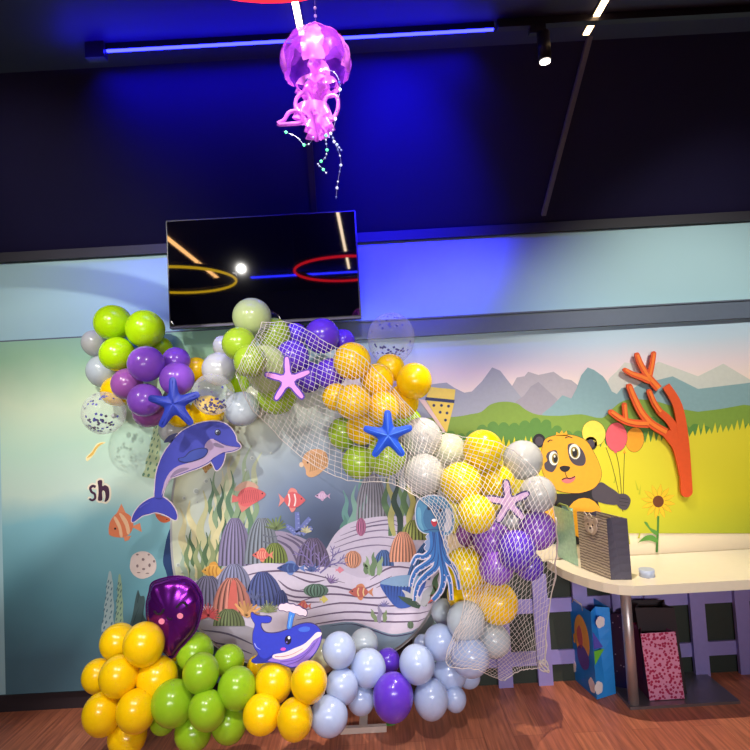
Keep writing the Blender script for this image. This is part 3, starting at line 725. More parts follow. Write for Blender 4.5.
fish(324, 599.5, 9, 7, (214,200,100), (206,180,90), (190,160,70), 12.5, 1, bands=0, eye=False)
fish(340, 570, 9, 6, (214,120,140), (214,120,140), (214,120,140), 9.5, 1, bands=0, eye=False)
fish(206, 466, 16, 13, (190,150,80), (170,120,70), (150,96,60), 4, 1, bands=4)
for x, y, r in ((196,491,3),(206,481,2.4),(184,498,1.7),(197,502,1.3),(178,565,2.2),(252,458,2),(271,453,1.2),(246,470,1.4),(182,572,1)):
    f = Pr(); f.a(ell(x,y,r,r,0,14), 7.8, (200,206,196)); f.a(ell(x+.3,y+.2,r*.68,r*.68,0,12), 8.3, (156,166,162)); f.obj('printed_bubble', rb)
# feet of the board
for px, wd in ((345, .0), (262, 0)):
    c = P(px, 716, 2.9)
bm = bmesh.new(); a_ = P(340, 722, 2.86); b2 = P(386, 719, 2.86); box(bm, (a_.x, 2.84, 0), (b2.x, 2.865, .028)); link('foot', bm, mat('pale_wood_foot', (206,186,176), rough=.6), rb)
bm = bmesh.new(); box(bm, ((a_.x+b2.x)/2-.02, 2.865, 0), ((a_.x+b2.x)/2+.02, YP+.05, .028)); link('foot', bm, mat('pale_wood_foot', (206,186,176), rough=.6), rb)
bm = bmesh.new(); box(bm, (-.75, YP + .021, 0.0), (.12, YP + .045, .62)); link('stand_frame', bm, mat('dark_stand', (36,28,32), rough=.7), rb)
# ================================================================== BALLOONS
BC = {'leaf': (144, 186, 34), 'lime': (184, 228, 14), 'olive': (160, 192, 50), 'pale': (188, 204, 140), 'yel': (246, 200, 8), 'gold': (250, 202, 10), 'lemon': (230, 200, 0), 'pur': (142, 84, 204), 'viol': (100, 58, 204), 'mauve': (150, 84, 160),
      'white': (186, 188, 188), 'cream': (206, 210, 180), 'blue': (172, 188, 226), 'grey': (186, 196, 206), 'clear': (240, 240, 245)}
# px, py, rx, ry, colour, depth, label
B = [
# upper left cluster
(94,343,12,13,'white',3.06,'white balloon cut by the picture edge beside the upper left lime balloons'),
(102,371,15,16,'grey',3.05,'pale grey green balloon below the lime balloons at the far left'),
(113,323,18.5,18,'lime',2.95,'bright lime balloon, upper left one of the lime group beside the television'),
(145,329,19,19.5,'lime',2.92,'bright lime balloon touching the lower left corner of the television'),
(117,354,17.5,17,'lime',2.88,'lime balloon below the two topmost lime balloons at the left'),
(160,350,13,14,'lime',3.05,'mostly hidden lime balloon behind the topmost purple balloon'),
(118,391,17,14,'yel',3.04,'mostly hidden yellow balloon behind the mauve balloon at the left'),
(146,364,18,18.5,'pur',2.78,'topmost purple balloon in front of the left purple cluster'),
(176,361,14,14,'pur',2.95,'purple balloon behind at the upper right of the left purple cluster'),
(177,379,17,17,'pur',2.80,'glossy purple balloon just above the dark blue starfish'),
(127,384,15.5,16,'mauve',2.90,'mauve balloon at the left side of the left purple cluster'),
(145,400,17,16.5,'pur',2.82,'purple balloon at the left tip of the dark blue starfish'),
(149,412,17,14,'mauve',2.93,'mauve balloon at the bottom of the left purple cluster'),
(196,370,13,13,'yel',3.0,'small yellow balloon squeezed between purple and white balloons, right of the left cluster'),
(207,412,17,17,'yel',2.97,'yellow balloon behind the confetti balloon above the dolphin'),
(180,414,14,13,'yel',3.03,'yellow balloon behind the dark blue starfish'),
(219,369,17,17,'white',2.93,'white balloon above the confetti balloon near the dolphin'),
(223,347,10,12,'white',3.05,'small white balloon behind the lime balloons right of the television corner'),
(242,409,18,17,'grey',3.0,'translucent grey white balloon right of the confetti balloon above the dolphin'),
(172,430,13,13,'white',3.06,'white balloon hidden between the dark blue starfish and the dolphin back'),
# green group top of the arch
(252,317,19.5,19.5,'pale',2.86,'pale green balloon at the very top of the green group under the television'),
(239,344,17,17,'olive',2.84,'green balloon at the left of the green group under the television'),
(250,361,16.5,17,'olive',2.80,'green balloon at the left edge of the fishing net, third one down'),
(238,378,14,15,'lime',2.95,'bright lime balloon low at the left of the green group'),
(274,335,17,18,'olive',2.90,'green balloon under the upper tip of the fishing net'),
(266,368,21,24,'pale',2.86,'large pale green balloon under the left edge of the fishing net'),
(277,396,20,18,'olive',2.92,'olive green balloon behind the lilac pink starfish'),
(257,400,14,17,'cream',3.02,'pale balloon behind the lower left rim of the fishing net'),
# violet group
(322,336,18,18,'viol',2.86,'topmost violet balloon directly below the television'),
(295,334,12,12,'viol',2.98,'small violet balloon behind, left of the topmost violet balloon'),
(343,341,12,12,'viol',3.0,'small violet balloon behind, right of the topmost violet balloon'),
(292,357,17.5,17,'viol',2.88,'violet balloon under the net above the lilac pink starfish'),
(308,377,16,16,'viol',2.95,'dark violet balloon under the net right of the lilac pink starfish'),
(330,374,16,16,'viol',2.90,'violet balloon under the net left of the topmost golden balloon'),
# golden group middle
(352,361,19,19,'gold',2.76,'topmost golden yellow balloon right of the violet group'),
(336,397,14,14,'gold',2.88,'golden balloon at the far left of the middle yellow group'),
(353,402,18,18,'gold',2.74,'golden balloon under the net above the bright blue starfish, to its upper left'),
(377,380,17,17,'gold',2.84,'golden balloon in the centre of the middle yellow group'),
(390,368,15,14,'gold',2.93,'golden balloon just below the upper clear confetti balloon'),
(414,381,18,19,'yel',2.80,'bright yellow balloon at the right end of the middle yellow group'),
(402,402,17,17,'yel',2.88,'yellow balloon above the right arm of the bright blue starfish'),
(383,408,17,17,'gold',2.78,'golden balloon directly above the top arm of the bright blue starfish'),
(363,428,17,17,'gold',2.82,'golden balloon at the left of the bright blue starfish'),
(391,338,24,26,'clear',2.95,'large clear balloon with blue confetti above the middle yellow group'),
(343,433,15,16,'olive',2.94,'green balloon under the net at the lower left of the middle yellow group'),
(408,422,14,15,'lime',2.95,'lime balloon peeking out right of the bright blue starfish'),
(359,462,17,17,'olive',2.88,'olive green balloon hanging lowest under the net left of the starfish'),
(386,456,20,20,'olive',2.78,'large green balloon below the bright blue starfish'),
# white group
(422,438,20,21,'white',2.80,'white balloon right of the bright blue starfish'),
(449,451,17.5,18,'cream',2.86,'cream white balloon between the white group and the lemon yellow group'),
(424,474,20,21,'white',2.76,'white balloon above the head of the blue squid cutout'),
# lemon group
(483,450,20,20.5,'lemon',2.74,'topmost lemon yellow balloon of the right yellow group'),
(461,483,21,21,'lemon',2.70,'large lemon balloon at the left of the right yellow group'),
(496,483,19,19,'lemon',2.76,'lemon balloon just above the pale lilac starfish'),
(476,514,19.5,19,'lemon',2.66,'lowest lemon balloon left of the pale lilac starfish'),
(523,460,19.5,20,'white',2.80,'white balloon beside the painted panda ear'),
(538,494,18,18,'white',2.72,'white balloon in front of the painted panda chin'),
(509,520,15,14,'white',2.82,'white balloon mostly behind the pale lilac starfish'),
(521,506,12,12,'white',2.90,'small white balloon between the pale lilac starfish and its white neighbours'),
# purple right
(537,530,19,20,'pur',2.76,'purple balloon at the right edge of the net beside the gift bags'),
(492,540,19.5,19.5,'pur',2.78,'purple balloon below the pale lilac starfish on the left'),
(517,550,18.5,20,'viol',2.68,'glossy violet balloon in the centre of the right purple group'),
(496,568,17,16.5,'pur',2.68,'lowest purple balloon of the right purple group'),
(529,566,14,14,'viol',2.84,'violet balloon behind at the lower right of the right purple group'),
(467,534,11,12,'mauve',2.90,'small mauve balloon behind the net near the squid head'),
# yellow lower right
(465,568,20,21,'lemon',2.80,'translucent yellow balloon right of the squid tentacles'),
(466,595,19,18,'yel',2.86,'yellow balloon beside the squid tentacle tips'),
(490,588,15,15,'gold',2.92,'yellow balloon behind the lowest purple balloon'),
(497,603,20.5,21,'gold',2.76,'golden balloon in the net at the lower right of the arch'),
# pale blue lower right
(444,612,12.5,13,'grey',2.96,'small pale grey balloon under the squid tentacles'),
(466,621,19,19.5,'grey',2.74,'pale grey balloon left of the lower golden balloon in the net'),
(493,640,17,17,'grey',2.82,'pale balloon at the bottom right corner inside the net'),
(470,657,19,19.5,'blue',2.70,'pale blue balloon wrapped by the bottom of the net'),
(440,642,16,17.5,'blue',2.78,'pale blue balloon directly left of the netted pale balloons'),
(423,644,9,9,'blue',2.95,'tiny sliver of pale blue balloon behind two pale blue ones'),
(417,664,17.5,19,'blue',2.70,'pale blue balloon right of the large violet floor balloon, upper one'),
(449,674,17,16,'blue',2.80,'pale blue balloon behind the front floor balloon at the right end'),
(469,678,11,9,'blue',2.90,'small pale blue balloon low behind the right end of the garland'),
(431,699,17,20.5,'blue',2.62,'pale blue balloon resting on the floor at the right front'),
(455,699,11,13,'blue',2.74,'small pale blue balloon at the right end of the floor garland'),
(388,661,12,12,'viol',2.86,'small violet balloon between the pale blue balloons'),
(393,697,20,25,'viol',2.60,'large violet balloon on the floor at the centre right'),
# floor middle pale blue
(339,650,16.5,17.5,'blue',2.72,'pale blue balloon at the top right of the whale cutout'),
(364,643,14,13.5,'grey',2.88,'pale grey blue balloon behind against the reef board'),
(322,656,15,16,'cream',2.92,'translucent pale balloon behind the whale chin'),
(368,668,17.5,18.5,'blue',2.66,'pale blue balloon left of the small violet balloon'),
(342,686,16,17.5,'blue',2.64,'pale blue balloon in the middle of the central pale blue group'),
(329,716,18.5,19,'blue',2.58,'pale blue balloon resting on the floor beside the yellow ones'),
(361,699,14,15,'blue',2.72,'pale blue balloon behind, above the wooden foot'),
# floor yellow centre
(258,667,11,11,'gold',2.90,'yellow balloon mostly hidden under the whale belly'),
(274,682,18.5,20.5,'yel',2.66,'yellow balloon under the left half of the whale cutout'),
(309,682,18,20.5,'yel',2.68,'yellow balloon under the right half of the whale cutout'),
(262,714,18.5,19,'gold',2.60,'golden floor balloon, left one of the centre yellow group'),
(295,719,17.5,21.5,'yel',2.56,'yellow floor balloon, right one of the centre yellow group'),
# floor lime
(195,652,18,18.5,'lime',2.80,'lime balloon at the top of the lime floor group below the foil balloon'),
(229,661,15,16,'lime',2.82,'lime balloon left of the whale tail'),
(179,674,10,14,'lime',2.92,'narrow hidden lime balloon beside the yellow floor group'),
(201,673,17.5,20,'lime',2.66,'lime balloon in the middle of the lime floor group'),
(237,688,18.5,21,'lime',2.62,'lime balloon at the right of the lime floor group'),
(173,703,20.5,22.5,'lime',2.58,'largest lime balloon at the left of the lime floor group'),
(207,710,17.5,20,'lime',2.56,'lime balloon at the centre bottom of the lime floor group'),
(193,733,18,16,'lime',2.62,'lime balloon lowest on the floor in front'),
(229,724,17,18.5,'lime',2.68,'lime balloon on the floor next to the golden floor balloon'),
(163,722,12,12,'lime',2.72,'small lime balloon behind the largest lime one'),
# floor yellow left
(118,642,17,18,'yel',2.80,'yellow balloon at the upper left of the left floor group'),
(144,644,19.5,21.5,'yel',2.72,'yellow balloon just left of the purple foil balloon'),
(98,676,15,17,'yel',2.78,'yellow balloon cut by the left picture edge, middle height'),
(119,676,18.5,20.5,'yel',2.64,'yellow balloon in the centre of the left floor group'),
(157,678,19.5,20.5,'yel',2.70,'yellow balloon beside the lime floor group'),
(102,714,18,22,'yel',2.60,'yellow balloon low at the left picture edge'),
(136,711,18.5,21.5,'yel',2.58,'yellow balloon at the lower middle of the left floor group'),
(127,737,19,16.5,'gold',2.62,'golden balloon lowest at the bottom left'),
(172,660,8,8,'yel',2.98,'sliver of yellow balloon below the purple foil balloon'),
# confetti balloons left
(213,394,21,21.5,'clear',2.76,'clear balloon with dark confetti above the dolphin head'),
(104,413,21,22,'clear',2.82,'clear confetti balloon at the far left above the lettering'),
]
B = [(b[0], b[1], b[2], b[3], 'leaf' if b[4] == 'lime' and b[1] > 640 else b[4], b[5], b[6]) for b in B]
def bsolve():
    S = []
    for px, py, rx, ry, c, Y, lb in B:
        r = (rx + ry) / 2
        d = ray(px, py)
        k = -(d.z / d.y)                     # drop per metre
        sc_ = r / F
        ymax = 3.22 - 3.22*sc_
        if 185 < px < 440 and 392 < py: ymax = 3.085 - 3.085*sc_
        if py < 345 and px < 365: ymax = min(ymax, 3.10 - 3.1*sc_) if px > 160 else ymax
        if k > .05: ymax = min(ymax, CAM.z / (k + ry/F*1.0))
        S.append([Y, r/F, d / d.y, ymax])
    for it in range(420):
        for i in range(len(S)):
            for j in range(i):
                a, b = S[i], S[j]
                pa_ = a[2]*a[0]; pb_ = b[2]*b[0]
                need = .97*(a[0]*a[1] + b[0]*b[1]); dd = (pa_-pb_).length
                if dd < need:
                    lat = ((a[2]-b[2])*((a[0]+b[0])/2)).length
                    want = math.sqrt(max(0, need*need - lat*lat)); cur = abs(a[0]-b[0])
                    m_ = min(.02, (want-cur)*.3)
                    s = 1 if (a[0] > b[0] or (a[0] == b[0])) else -1
                    a[0] += s*m_/2; b[0] -= s*m_/2
        for s_ in S: s_[0] = max(2.25, min(s_[3], s_[0]))
    for i in range(len(S)):
        for j in range(i):
            a, b = S[i], S[j]; dd = (a[2]*a[0]-b[2]*b[0]).length; n_ = a[0]*a[1]+b[0]*b[1]
            if dd < .72*n_: print('OVER', B[i][:2], B[j][:2], round(dd/n_,2), round(a[0],2), round(b[0],2))
    return S
SOL = bsolve()
def latex(name, rgb):
    m = mat('latex_' + name, rgb, rough=.24, var=.05, scale=6, spec=.45, coat=.25)
    b = m.node_tree.nodes['Principled BSDF']; b.inputs['Subsurface Weight'].default_value = .35
    b.inputs['Subsurface Radius'].default_value = (.06, .06, .06); b.inputs['Subsurface Scale'].default_value = .6
    return m
def clear_latex():
    m = bpy.data.materials.new('clear_latex'); m.use_nodes = True
    nt = m.node_tree; out = nt.nodes['Material Output']; b = nt.nodes['Principled BSDF']
    b.inputs['Base Color'].default_value = (.85,.86,.9,1); b.inputs['Roughness'].default_value = .12
    tr_ = nt.nodes.new('ShaderNodeBsdfTransparent'); mx = nt.nodes.new('ShaderNodeMixShader')
    lw = nt.nodes.new('ShaderNodeLayerWeight'); lw.inputs[0].default_value = .25
    mr = nt.nodes.new('ShaderNodeMapRange'); mr.inputs[3].default_value = .03; mr.inputs[4].default_value = .6
    no = nt.nodes.new('ShaderNodeTexNoise'); no.inputs['Scale'].default_value = 9
    ad = nt.nodes.new('ShaderNodeMath'); ad.operation = 'MULTIPLY_ADD'; ad.inputs[1].default_value = .05
    nt.links.new(lw.outputs['Facing'], mr.inputs[0]); nt.links.new(no.outputs['Fac'], ad.inputs[0]); nt.links.new(mr.outputs[0], ad.inputs[2])
    nt.links.new(ad.outputs[0], mx.inputs[0]); nt.links.new(tr_.outputs[0], mx.inputs[1]); nt.links.new(b.outputs[0], mx.inputs[2]); nt.links.new(mx.outputs[0], out.inputs[0])
    return m
m_clear = clear_latex()
SPH = []   # (px-space test) centre, radius
def balloon_mesh(name, m):
    bm = bmesh.new(); nu, nv = 28, 18
    rings = []
    for j in range(nv + 1):
        t = PI * j / nv
        z = math.cos(t); r = math.sin(t)
        if z < 0: z = z*1.10; r *= (1 - .05*math.sin(t)*(-z))
        rings.append([bm.verts.new((r*math.cos(2*PI*i/nu), r*math.sin(2*PI*i/nu), z)) for i in range(nu)] if 0 < j < nv else [bm.verts.new((0, 0, z))])
    for j in range(nv):
        a, b = rings[j], rings[j+1]
        for i in range(nu):
            i2 = (i+1) % nu
            if len(a) == 1: f_ = bm.faces.new((a[0], b[i], b[i2]))
            elif len(b) == 1: f_ = bm.faces.new((a[i], b[0], a[i2]))
            else: f_ = bm.faces.new((a[i], b[i], b[i2], a[i2]))
            f_.smooth = True
    bmesh.ops.recalc_face_normals(bm, faces=bm.faces)
    me = bpy.data.meshes.new(name); bm.to_mesh(me); bm.free(); me.materials.append(m)
    return me
def knot_mesh(m):
    bm = bmesh.new()
    tube(bm, [(0,0,-1.08), (0,0,-1.15), (0,0,-1.2), (0,0,-1.28)], [.05,.09,.05,.13], 10)
    bmesh.ops.recalc_face_normals(bm, faces=bm.faces)
    me = bpy.data.meshes.new('knot'); bm.to_mesh(me); bm.free(); me.materials.append(m); return me
GN = {'leaf':'lime green balloons of the garland','lime':'lime green balloons of the garland','olive':'green balloons of the garland','pale':'green balloons of the garland','yel':'yellow balloons of the garland','gold':'yellow balloons of the garland','lemon':'yellow balloons of the garland','pur':'purple balloons of the garland','viol':'purple balloons of the garland','mauve':'purple balloons of the garland','white':'white balloons of the garland','cream':'white balloons of the garland','blue':'pale blue balloons of the garland','grey':'pale blue balloons of the garland','clear':'clear confetti balloons'}
MB_ = {}
BO = []
rb_ = random.Random(5)
for (px, py, rx, ry, c, Y0, lb), (Y, rr_, d, ym) in zip(B, SOL):
    if c not in MB_:
        m_ = m_clear if c == 'clear' else latex(c, BC[c])
        MB_[c] = (balloon_mesh('balloon', m_), knot_mesh(m_ if c != 'clear' else latex('white', BC['white'])))
    p = CAM + d * Y
    o = bpy.data.objects.new('balloon', MB_[c][0]); COL.objects.link(o)
    o.location = p
    SX, SY = rx/F*Y, ry/F*Y
    ax = Vector((rb_.uniform(-.5,.5), 1.0, rb_.uniform(-.35,.35)))      # knot points back into the garland
    if ry > rx*1.06: ax = Vector((rb_.uniform(-.15,.15), .45, -1.0))
    q = (-ax).normalized().to_track_quat('Z', 'Y')
    o.rotation_mode = 'QUATERNION'; o.rotation_quaternion = q
    if ry > rx*1.06: o.scale = (SX, SX, SY*.99)
    else: o.scale = (SX, (SX+SY)/2, (SX+SY)/2 * .96)
    tag(o, lb, 'balloon', GN[c])
    k_ = bpy.data.objects.new('knot', MB_[c][1]); COL.objects.link(k_); k_.parent = o
    SPH.append((p, (SX+SY)/2))
    BO.append((o, c, p, (SX+SY)/2))
# confetti inside the clear balloons
m_cb = [mat('confetti_paper', (36, 38, 150), rough=.5), mat('confetti_paper_dark', (58, 44, 84), rough=.5)]
for o, c, p, r in BO:
    if c != 'clear': continue
    bm = bmesh.new(); rc = random.Random(int(p.x*1000) + 3)
    for k in range(70):
        for _ in range(50):
            v = Vector((rc.gauss(0,1), rc.gauss(0,1)-.6, rc.gauss(0,1))).normalized()
            lowside = v.z < -.25 and abs(v.x) < .8
            topside = v.z > .35 and abs(v.x) < .6 and p.z > 1.8
            leftside = p.x < -1 and abs(v.x+.15) < .55
            if (lowside if k % 2 else (topside or leftside or lowside)) or k % 9 == 0: break
        a = v.cross(Vector((.3,.2,.9))).normalized(); b_ = v.cross(a)
        s_ = .0058
        t_ = rc.uniform(0, 6)
        a, b_ = a*math.cos(t_)+b_*math.sin(t_), b_*math.cos(t_)-a*math.sin(t_)
        cc_ = p + v*r*.94
        quad(bm, [cc_ + a*s_ + b_*s_, cc_ - a*s_ + b_*s_, cc_ - a*s_ - b_*s_, cc_ + a*s_ - b_*s_], k % 2 if p.z < 1.8 else 0)
    me = bpy.data.meshes.new('confetti'); bm.to_mesh(me); bm.free()
    for m_ in m_cb: me.materials.append(m_)
    ob = bpy.data.objects.new('confetti', me); COL.objects.link(ob); ob.parent = o
    ob.matrix_parent_inverse = (Matrix.Translation(o.location) @ o.rotation_quaternion.to_matrix().to_4x4() @ Matrix.Diagonal((*o.scale, 1))).inverted()
    ob['kind'] = 'stuff'
def front(px, py, default=None, pad=0.0):
    """distance (Y) of the nearest balloon surface seen at this direction"""
    d = ray(px, py); d = d / d.y; best = default; A = d.dot(d)
    for p, r in SPH:
        q = p - CAM; b = d.dot(q); c = q.dot(q) - (r + pad)**2; D = b*b - A*c
        if D > 0:
            t = (b - math.sqrt(D)) / A
            if best is None or t < best: best = t
    return best
def front_over(pts, default):
    return min(front(x, y, default) for x, y in pts)

# ================================================================== FOIL BALLOON with a smiling face
yfo = 2.78
FO = [(150,592),(152,584),(160,580),(175,577),(188,579),(197,587),(202,600),(200,615),(195,630),(186,641),(178,650),(172,657),(164,651),(156,640),(149,624),(147,606)]
fo = smooth(FO, 4)
cx_, cy_ = 174, 612
yfo = max(2.55, min(2.9, front_over([(165,640),(180,640),(150,625),(190,625)], 2.85) + .10))
fb = empty('foil_balloon', P(cx_, 650, yfo), 'shiny dark purple foil balloon with a smiling face above the lime floor balloons', 'balloon')
bm = bmesh.new(); rg = []
NR = 9
for s_ in (-1, 1):
    prev = None
    for j in range(NR + 1):
        t = 1 - j / NR
        bul = math.sqrt(max(0, 1 - t**2.4)) * .062
        ring = []
        for i, (x, y) in enumerate(fo):
            q = P(cx_ + (x-cx_)*t, cy_ + (y-cy_)*t, yfo)
            wr = .0045*math.sin(i*1.45)*(t**3)*(1 if 0 < j else 0)
            ring.append(Vector((q.x, yfo + s_*(bul + wr), q.z)))
        if j == NR: cur = [bm.verts.new(ring[0])]
        else: cur = [bm.verts.new(v) for v in ring]
        if prev:
            n = len(fo)
            for i in range(n):
                if len(cur) == 1: f_ = bm.faces.new((prev[i], prev[(i+1)%n], cur[0]))
                else: f_ = bm.faces.new((prev[i], prev[(i+1)%n], cur[(i+1)%n], cur[i]))
                f_.smooth = True
        prev = cur
bmesh.ops.remove_doubles(bm, verts=bm.verts, dist=.0004)
body = link('foil_body', bm, mat('purple_foil', (118, 34, 150), rough=.25, metal=.85, var=.05, bump=.15, scale=14), fb, smooth=True)
bm = bmesh.new()
sr = [P(x, y, yfo) for x, y in fo]; so = [P(x, y, yfo) for x, y in grow(fo, 1.6)]
for i in range(len(sr)):
    j = (i+1) % len(sr); quad(bm, [sr[i] - Vector((0,.001,0)), sr[j] - Vector((0,.001,0)), so[j], so[i]])
link('sealed_rim', bm, mat('purple_foil', (118, 34, 150), rough=.25, metal=.85, var=.05, bump=.15, scale=14), fb)
def foil_y(x, y):
    best = 1e9
    # radial parameter of the point inside the outline
    a = math.atan2(y-cy_, x-cx_); R = min(((math.hypot(p[0]-cx_, p[1]-cy_), abs(math.remainder(math.atan2(p[1]-cy_, p[0]-cx_)-a, 2*PI))) for p in fo), key=lambda q: q[1])[0]
    t = min(1, math.hypot(x-cx_, y-cy_)/R)
    return yfo - math.sqrt(max(0, 1 - t**2.4))*.062 - .004
for arc in ([(154,611),(157,614),(161,613.5),(164,609)], [(176,608),(180,603.5),(184,603),(187,607)]):
    f = Flat(); f.add(ribbon(arc, 1.8, 1.8), min(foil_y(*q) for q in arc) - .002, .003, mat('black_ink', (20,14,22), rough=.5)); f.obj('closed_eye', fb)
f = Flat()
f.add(ribbon([(167,617),(169,619.5),(172,618.5)], 1.2), foil_y(169, 618), .003, mat('black_ink', (20,14,22), rough=.5)); f.obj('mouth', fb)
for c_ in ((161.5, 621.5), (180, 616)): f = Flat(); f.add(ell(c_[0], c_[1], 3.1, 2.9, 0, 14), min(foil_y(c_[0]+a, c_[1]+b) for a in (-3,0,3) for b in (-3,0,3)) - .002, .003, mat('pink_ink', (226,128,156), rough=.5)); f.obj('pink_cheek', fb)
bm = bmesh.new(); tube(bm, [P(172, 656, yfo), P(166, 660, yfo-.01), P(162, 664, yfo)], [.012,.005,.009], 8); link('tail', bm, mat('purple_foil', (118, 34, 150), rough=.25, metal=.85, var=.05, bump=.15, scale=14), fb)

# ================================================================== CUTOUTS
TH = .006
def YC(Y): return lambda k: Y - k * .0012
navy = (30, 36, 92)
# dolphin
def D(p): return Z(130, 410, .16, p)
yd = min(2.86, front_over([(205,425),(225,425),(180,428),(190,440)], 3.0) - .02)
yd = max(yd, 2.7)
dol = empty('dolphin_cutout', P(185, 470, yd), 'dark blue leaping dolphin board cutout left of the reef board', 'cutout')
Yk = YC(yd)
body_ = smooth(D([(690,228),(682,212),(666,196),(655,155),(620,105),(570,78),(500,72),(430,85),(370,108),(320,138),(285,172),(250,215),(215,265),(185,330),(165,400),(157,480),(155,545),(175,552),(198,548),(210,505),(232,455),(255,425),(300,408),(360,385),(430,360),(490,330),(520,305),(580,270),(640,258),(676,243)]), 4)
tail_ = smooth(D([(200,545),(240,570),(272,608),(292,655),(288,684),(268,682),(240,664),(205,648),(160,638),(120,648),(80,658),(50,678),(26,696),(12,694),(22,655),(55,605),(100,568),(150,546)]), 4)
fin_ = smooth(D([(300,148),(262,152),(235,168),(212,198),(218,206),(240,200),(265,208)]), 4)
flip_ = smooth(D([(510,310),(522,345),(538,375),(560,362),(582,325),(592,265),(560,270)]), 4)
f = Flat()
f.add(fin_, Yk(0), TH, pr((40,44,92)))
for s_ in (body_, tail_, flip_): f.add(grow(s_, 1.1), Yk(0), TH, pr((206,188,206)))
f.obj('backing_board', dol)
f = Flat()
for s_ in (body_, tail_, flip_): f.add(grow(s_, .25), Yk(1), .001, pr(navy))
for s_ in (body_, flip_, tail_): f.add(s_, Yk(2), .001, pr((52,58,158)))
f.obj('blue_body', dol)
f = Flat()
f.add(smooth(D([(684,232),(640,226),(600,218),(560,200),(520,180),(492,188),(470,215),(468,240),(486,252),(468,278),(420,308),(360,332),(300,350),(250,388),(216,450),(196,535),(212,500),(236,452),(262,420),(300,405),(360,381),(430,356),(490,326),(520,300),(580,266),(640,254),(676,240)]),2), Yk(3), .001, pr((166,142,176)))
f.obj('pale_belly', dol)
f = Flat()
f.add(smooth(D([(520,210),(545,206),(590,230),(570,236),(535,228)]),3), Yk(4), .001, pr((118,104,130)))
f.add(smooth(D([(250,425),(275,385),(320,362),(370,362),(350,376),(290,400)]),3), Yk(4), .001, pr((124,108,138)))
f.add(smooth(D([(300,302),(340,290),(372,258),(420,240),(468,236),(489,252),(470,290),(420,315),(360,330),(312,324)]),4), Yk(4), .001, pr(navy))
f.add(smooth(D([(308,304),(344,294),(376,264),(422,246),(464,242),(482,254),(465,286),(418,309),(360,324),(316,318)]),4), Yk(5), .001, pr((50,66,150)))
f.add(D(ribbon([(684,232),(640,228),(600,220),(560,202),(524,182)], 3)), Yk(4), .001, pr(navy))
f.add(D(ribbon([(160,552),(180,556),(200,552)], 3)), Yk(4), .001, pr(navy)); f.add(D(ribbon([(60,612),(90,590),(120,578)], 9, 2)), Yk(4), .001, pr((82,84,180)))
f.obj('printed_markings', dol)
f = Flat(); f.add(D(ell(548,140,19,20)), Yk(4), .001, pr((24,24,60))); f.add(D(ell(546,137,12,13)), Yk(5), .001, pr((120,130,160))); f.add(D(ell(548,140,8,9)), Yk(6), .001, pr((16,16,30))); f.add(D(ell(543,133,3.5,4)), Yk(7), .001, pr((240,240,250))); f.obj('eye', dol)
# whale
def W_(p): return Z(240, 590, .13333, p)
yw = max(2.62, front_over([(275,668),(305,668),(262,666),(320,660)], 2.8) - .012)
wh = empty('whale_cutout', P(285, 665, yw), 'smiling blue whale board cutout with a water spout resting on yellow balloons', 'cutout')
Yk = YC(yw)
wb = smooth(W_([(84,178),(92,172),(118,190),(160,198),(205,198),(233,212),(224,240),(190,246),(160,246),(156,275),(178,312),(222,326),(290,320),(370,292),(440,262),(510,250),(560,262),(598,298),(610,345),(600,400),(566,468),(512,528),(450,564),(392,582),(340,566),(290,548),(230,540),(170,545),(112,546),(88,532),(115,510),(138,478),(110,432),(97,380),(99,320),(114,262),(100,232),(86,205)]), 4)
sp = smooth(W_([(372,165),(412,172),(398,220),(382,290),(354,288),(362,225)]), 3)
cl = smooth(W_([(288,128),(305,106),(330,106),(350,98),(375,108),(400,108),(420,120),(445,122),(468,140),(492,150),(503,172),(492,196),(470,188),(448,190),(425,176),(400,172),(375,160),(350,162),(325,152),(298,152)]), 4)
f = Flat()
for s_ in (wb, cl): f.add(grow(s_, .7), Yk(0), TH, pr((70,60,120)))
f.add(grow(sp, .5), Yk(0), TH, pr((60,80,160)))
f.obj('backing_board', wh)
f = Flat(); f.add(wb, Yk(1), .001, pr((52,66,206)))
f.add(smooth(W_([(138,480),(150,500),(185,515),(235,490),(250,465),(240,500),(190,540),(112,544),(90,531),(118,510)]),3), Yk(2), .001, pr((40,50,168)))
f.add(smooth(W_([(440,290),(480,275),(520,280),(520,305),(480,315),(445,308)]),3), Yk(2), .001, pr((70,112,232)))
f.add(W_(ribbon([(108,400),(125,430),(152,446)], 6, 2)), Yk(2), .001, pr((180,190,240)))
f.obj('blue_body', wh)
f = Flat()
f.add(smooth(W_([(608,322),(575,322),(535,362),(478,412),(410,442),(340,470),(252,488),(238,512),(205,530),(290,545),(340,562),(392,577),(450,560),(510,524),(562,466),(597,398),(606,350)]),3), Yk(2), .001, pr((150,120,226)))
f.add(smooth(W_([(608,318),(572,320),(532,360),(476,408),(405,438),(335,468),(256,484),(246,508),(300,522),(370,512),(440,482),(505,436),(552,378),(606,345)]),3), Yk(3), .001, pr((240,226,236)))
f.add(W_(ribbon([(262,500),(330,498),(400,478),(470,440)], 4, 2)), Yk(4), .001, pr((180,100,120)))
for a_ in ([(350,560),(440,530),(530,450),(590,360)], [(300,540),(400,526),(490,478),(560,396)]): f.add(W_(ribbon(a_, 4, 3)), Yk(4), .001, pr((96,70,180)))
f.obj('mouth_and_belly', wh)
f = Flat(); f.add(W_(ell(360,375,25,34,.1)), Yk(2), .001, pr((26,18,50))); f.add(W_(ell(368,358,9,12)), Yk(3), .001, pr((245,245,255))); f.add(W_(ell(350,392,7,6)), Yk(3), .001, pr((120,100,200))); f.obj('eye', wh)
f = Flat(); f.add(W_(ell(324,444,20,12,-.1)), Yk(2), .001, pr((220,90,200))); f.obj('pink_cheek', wh)
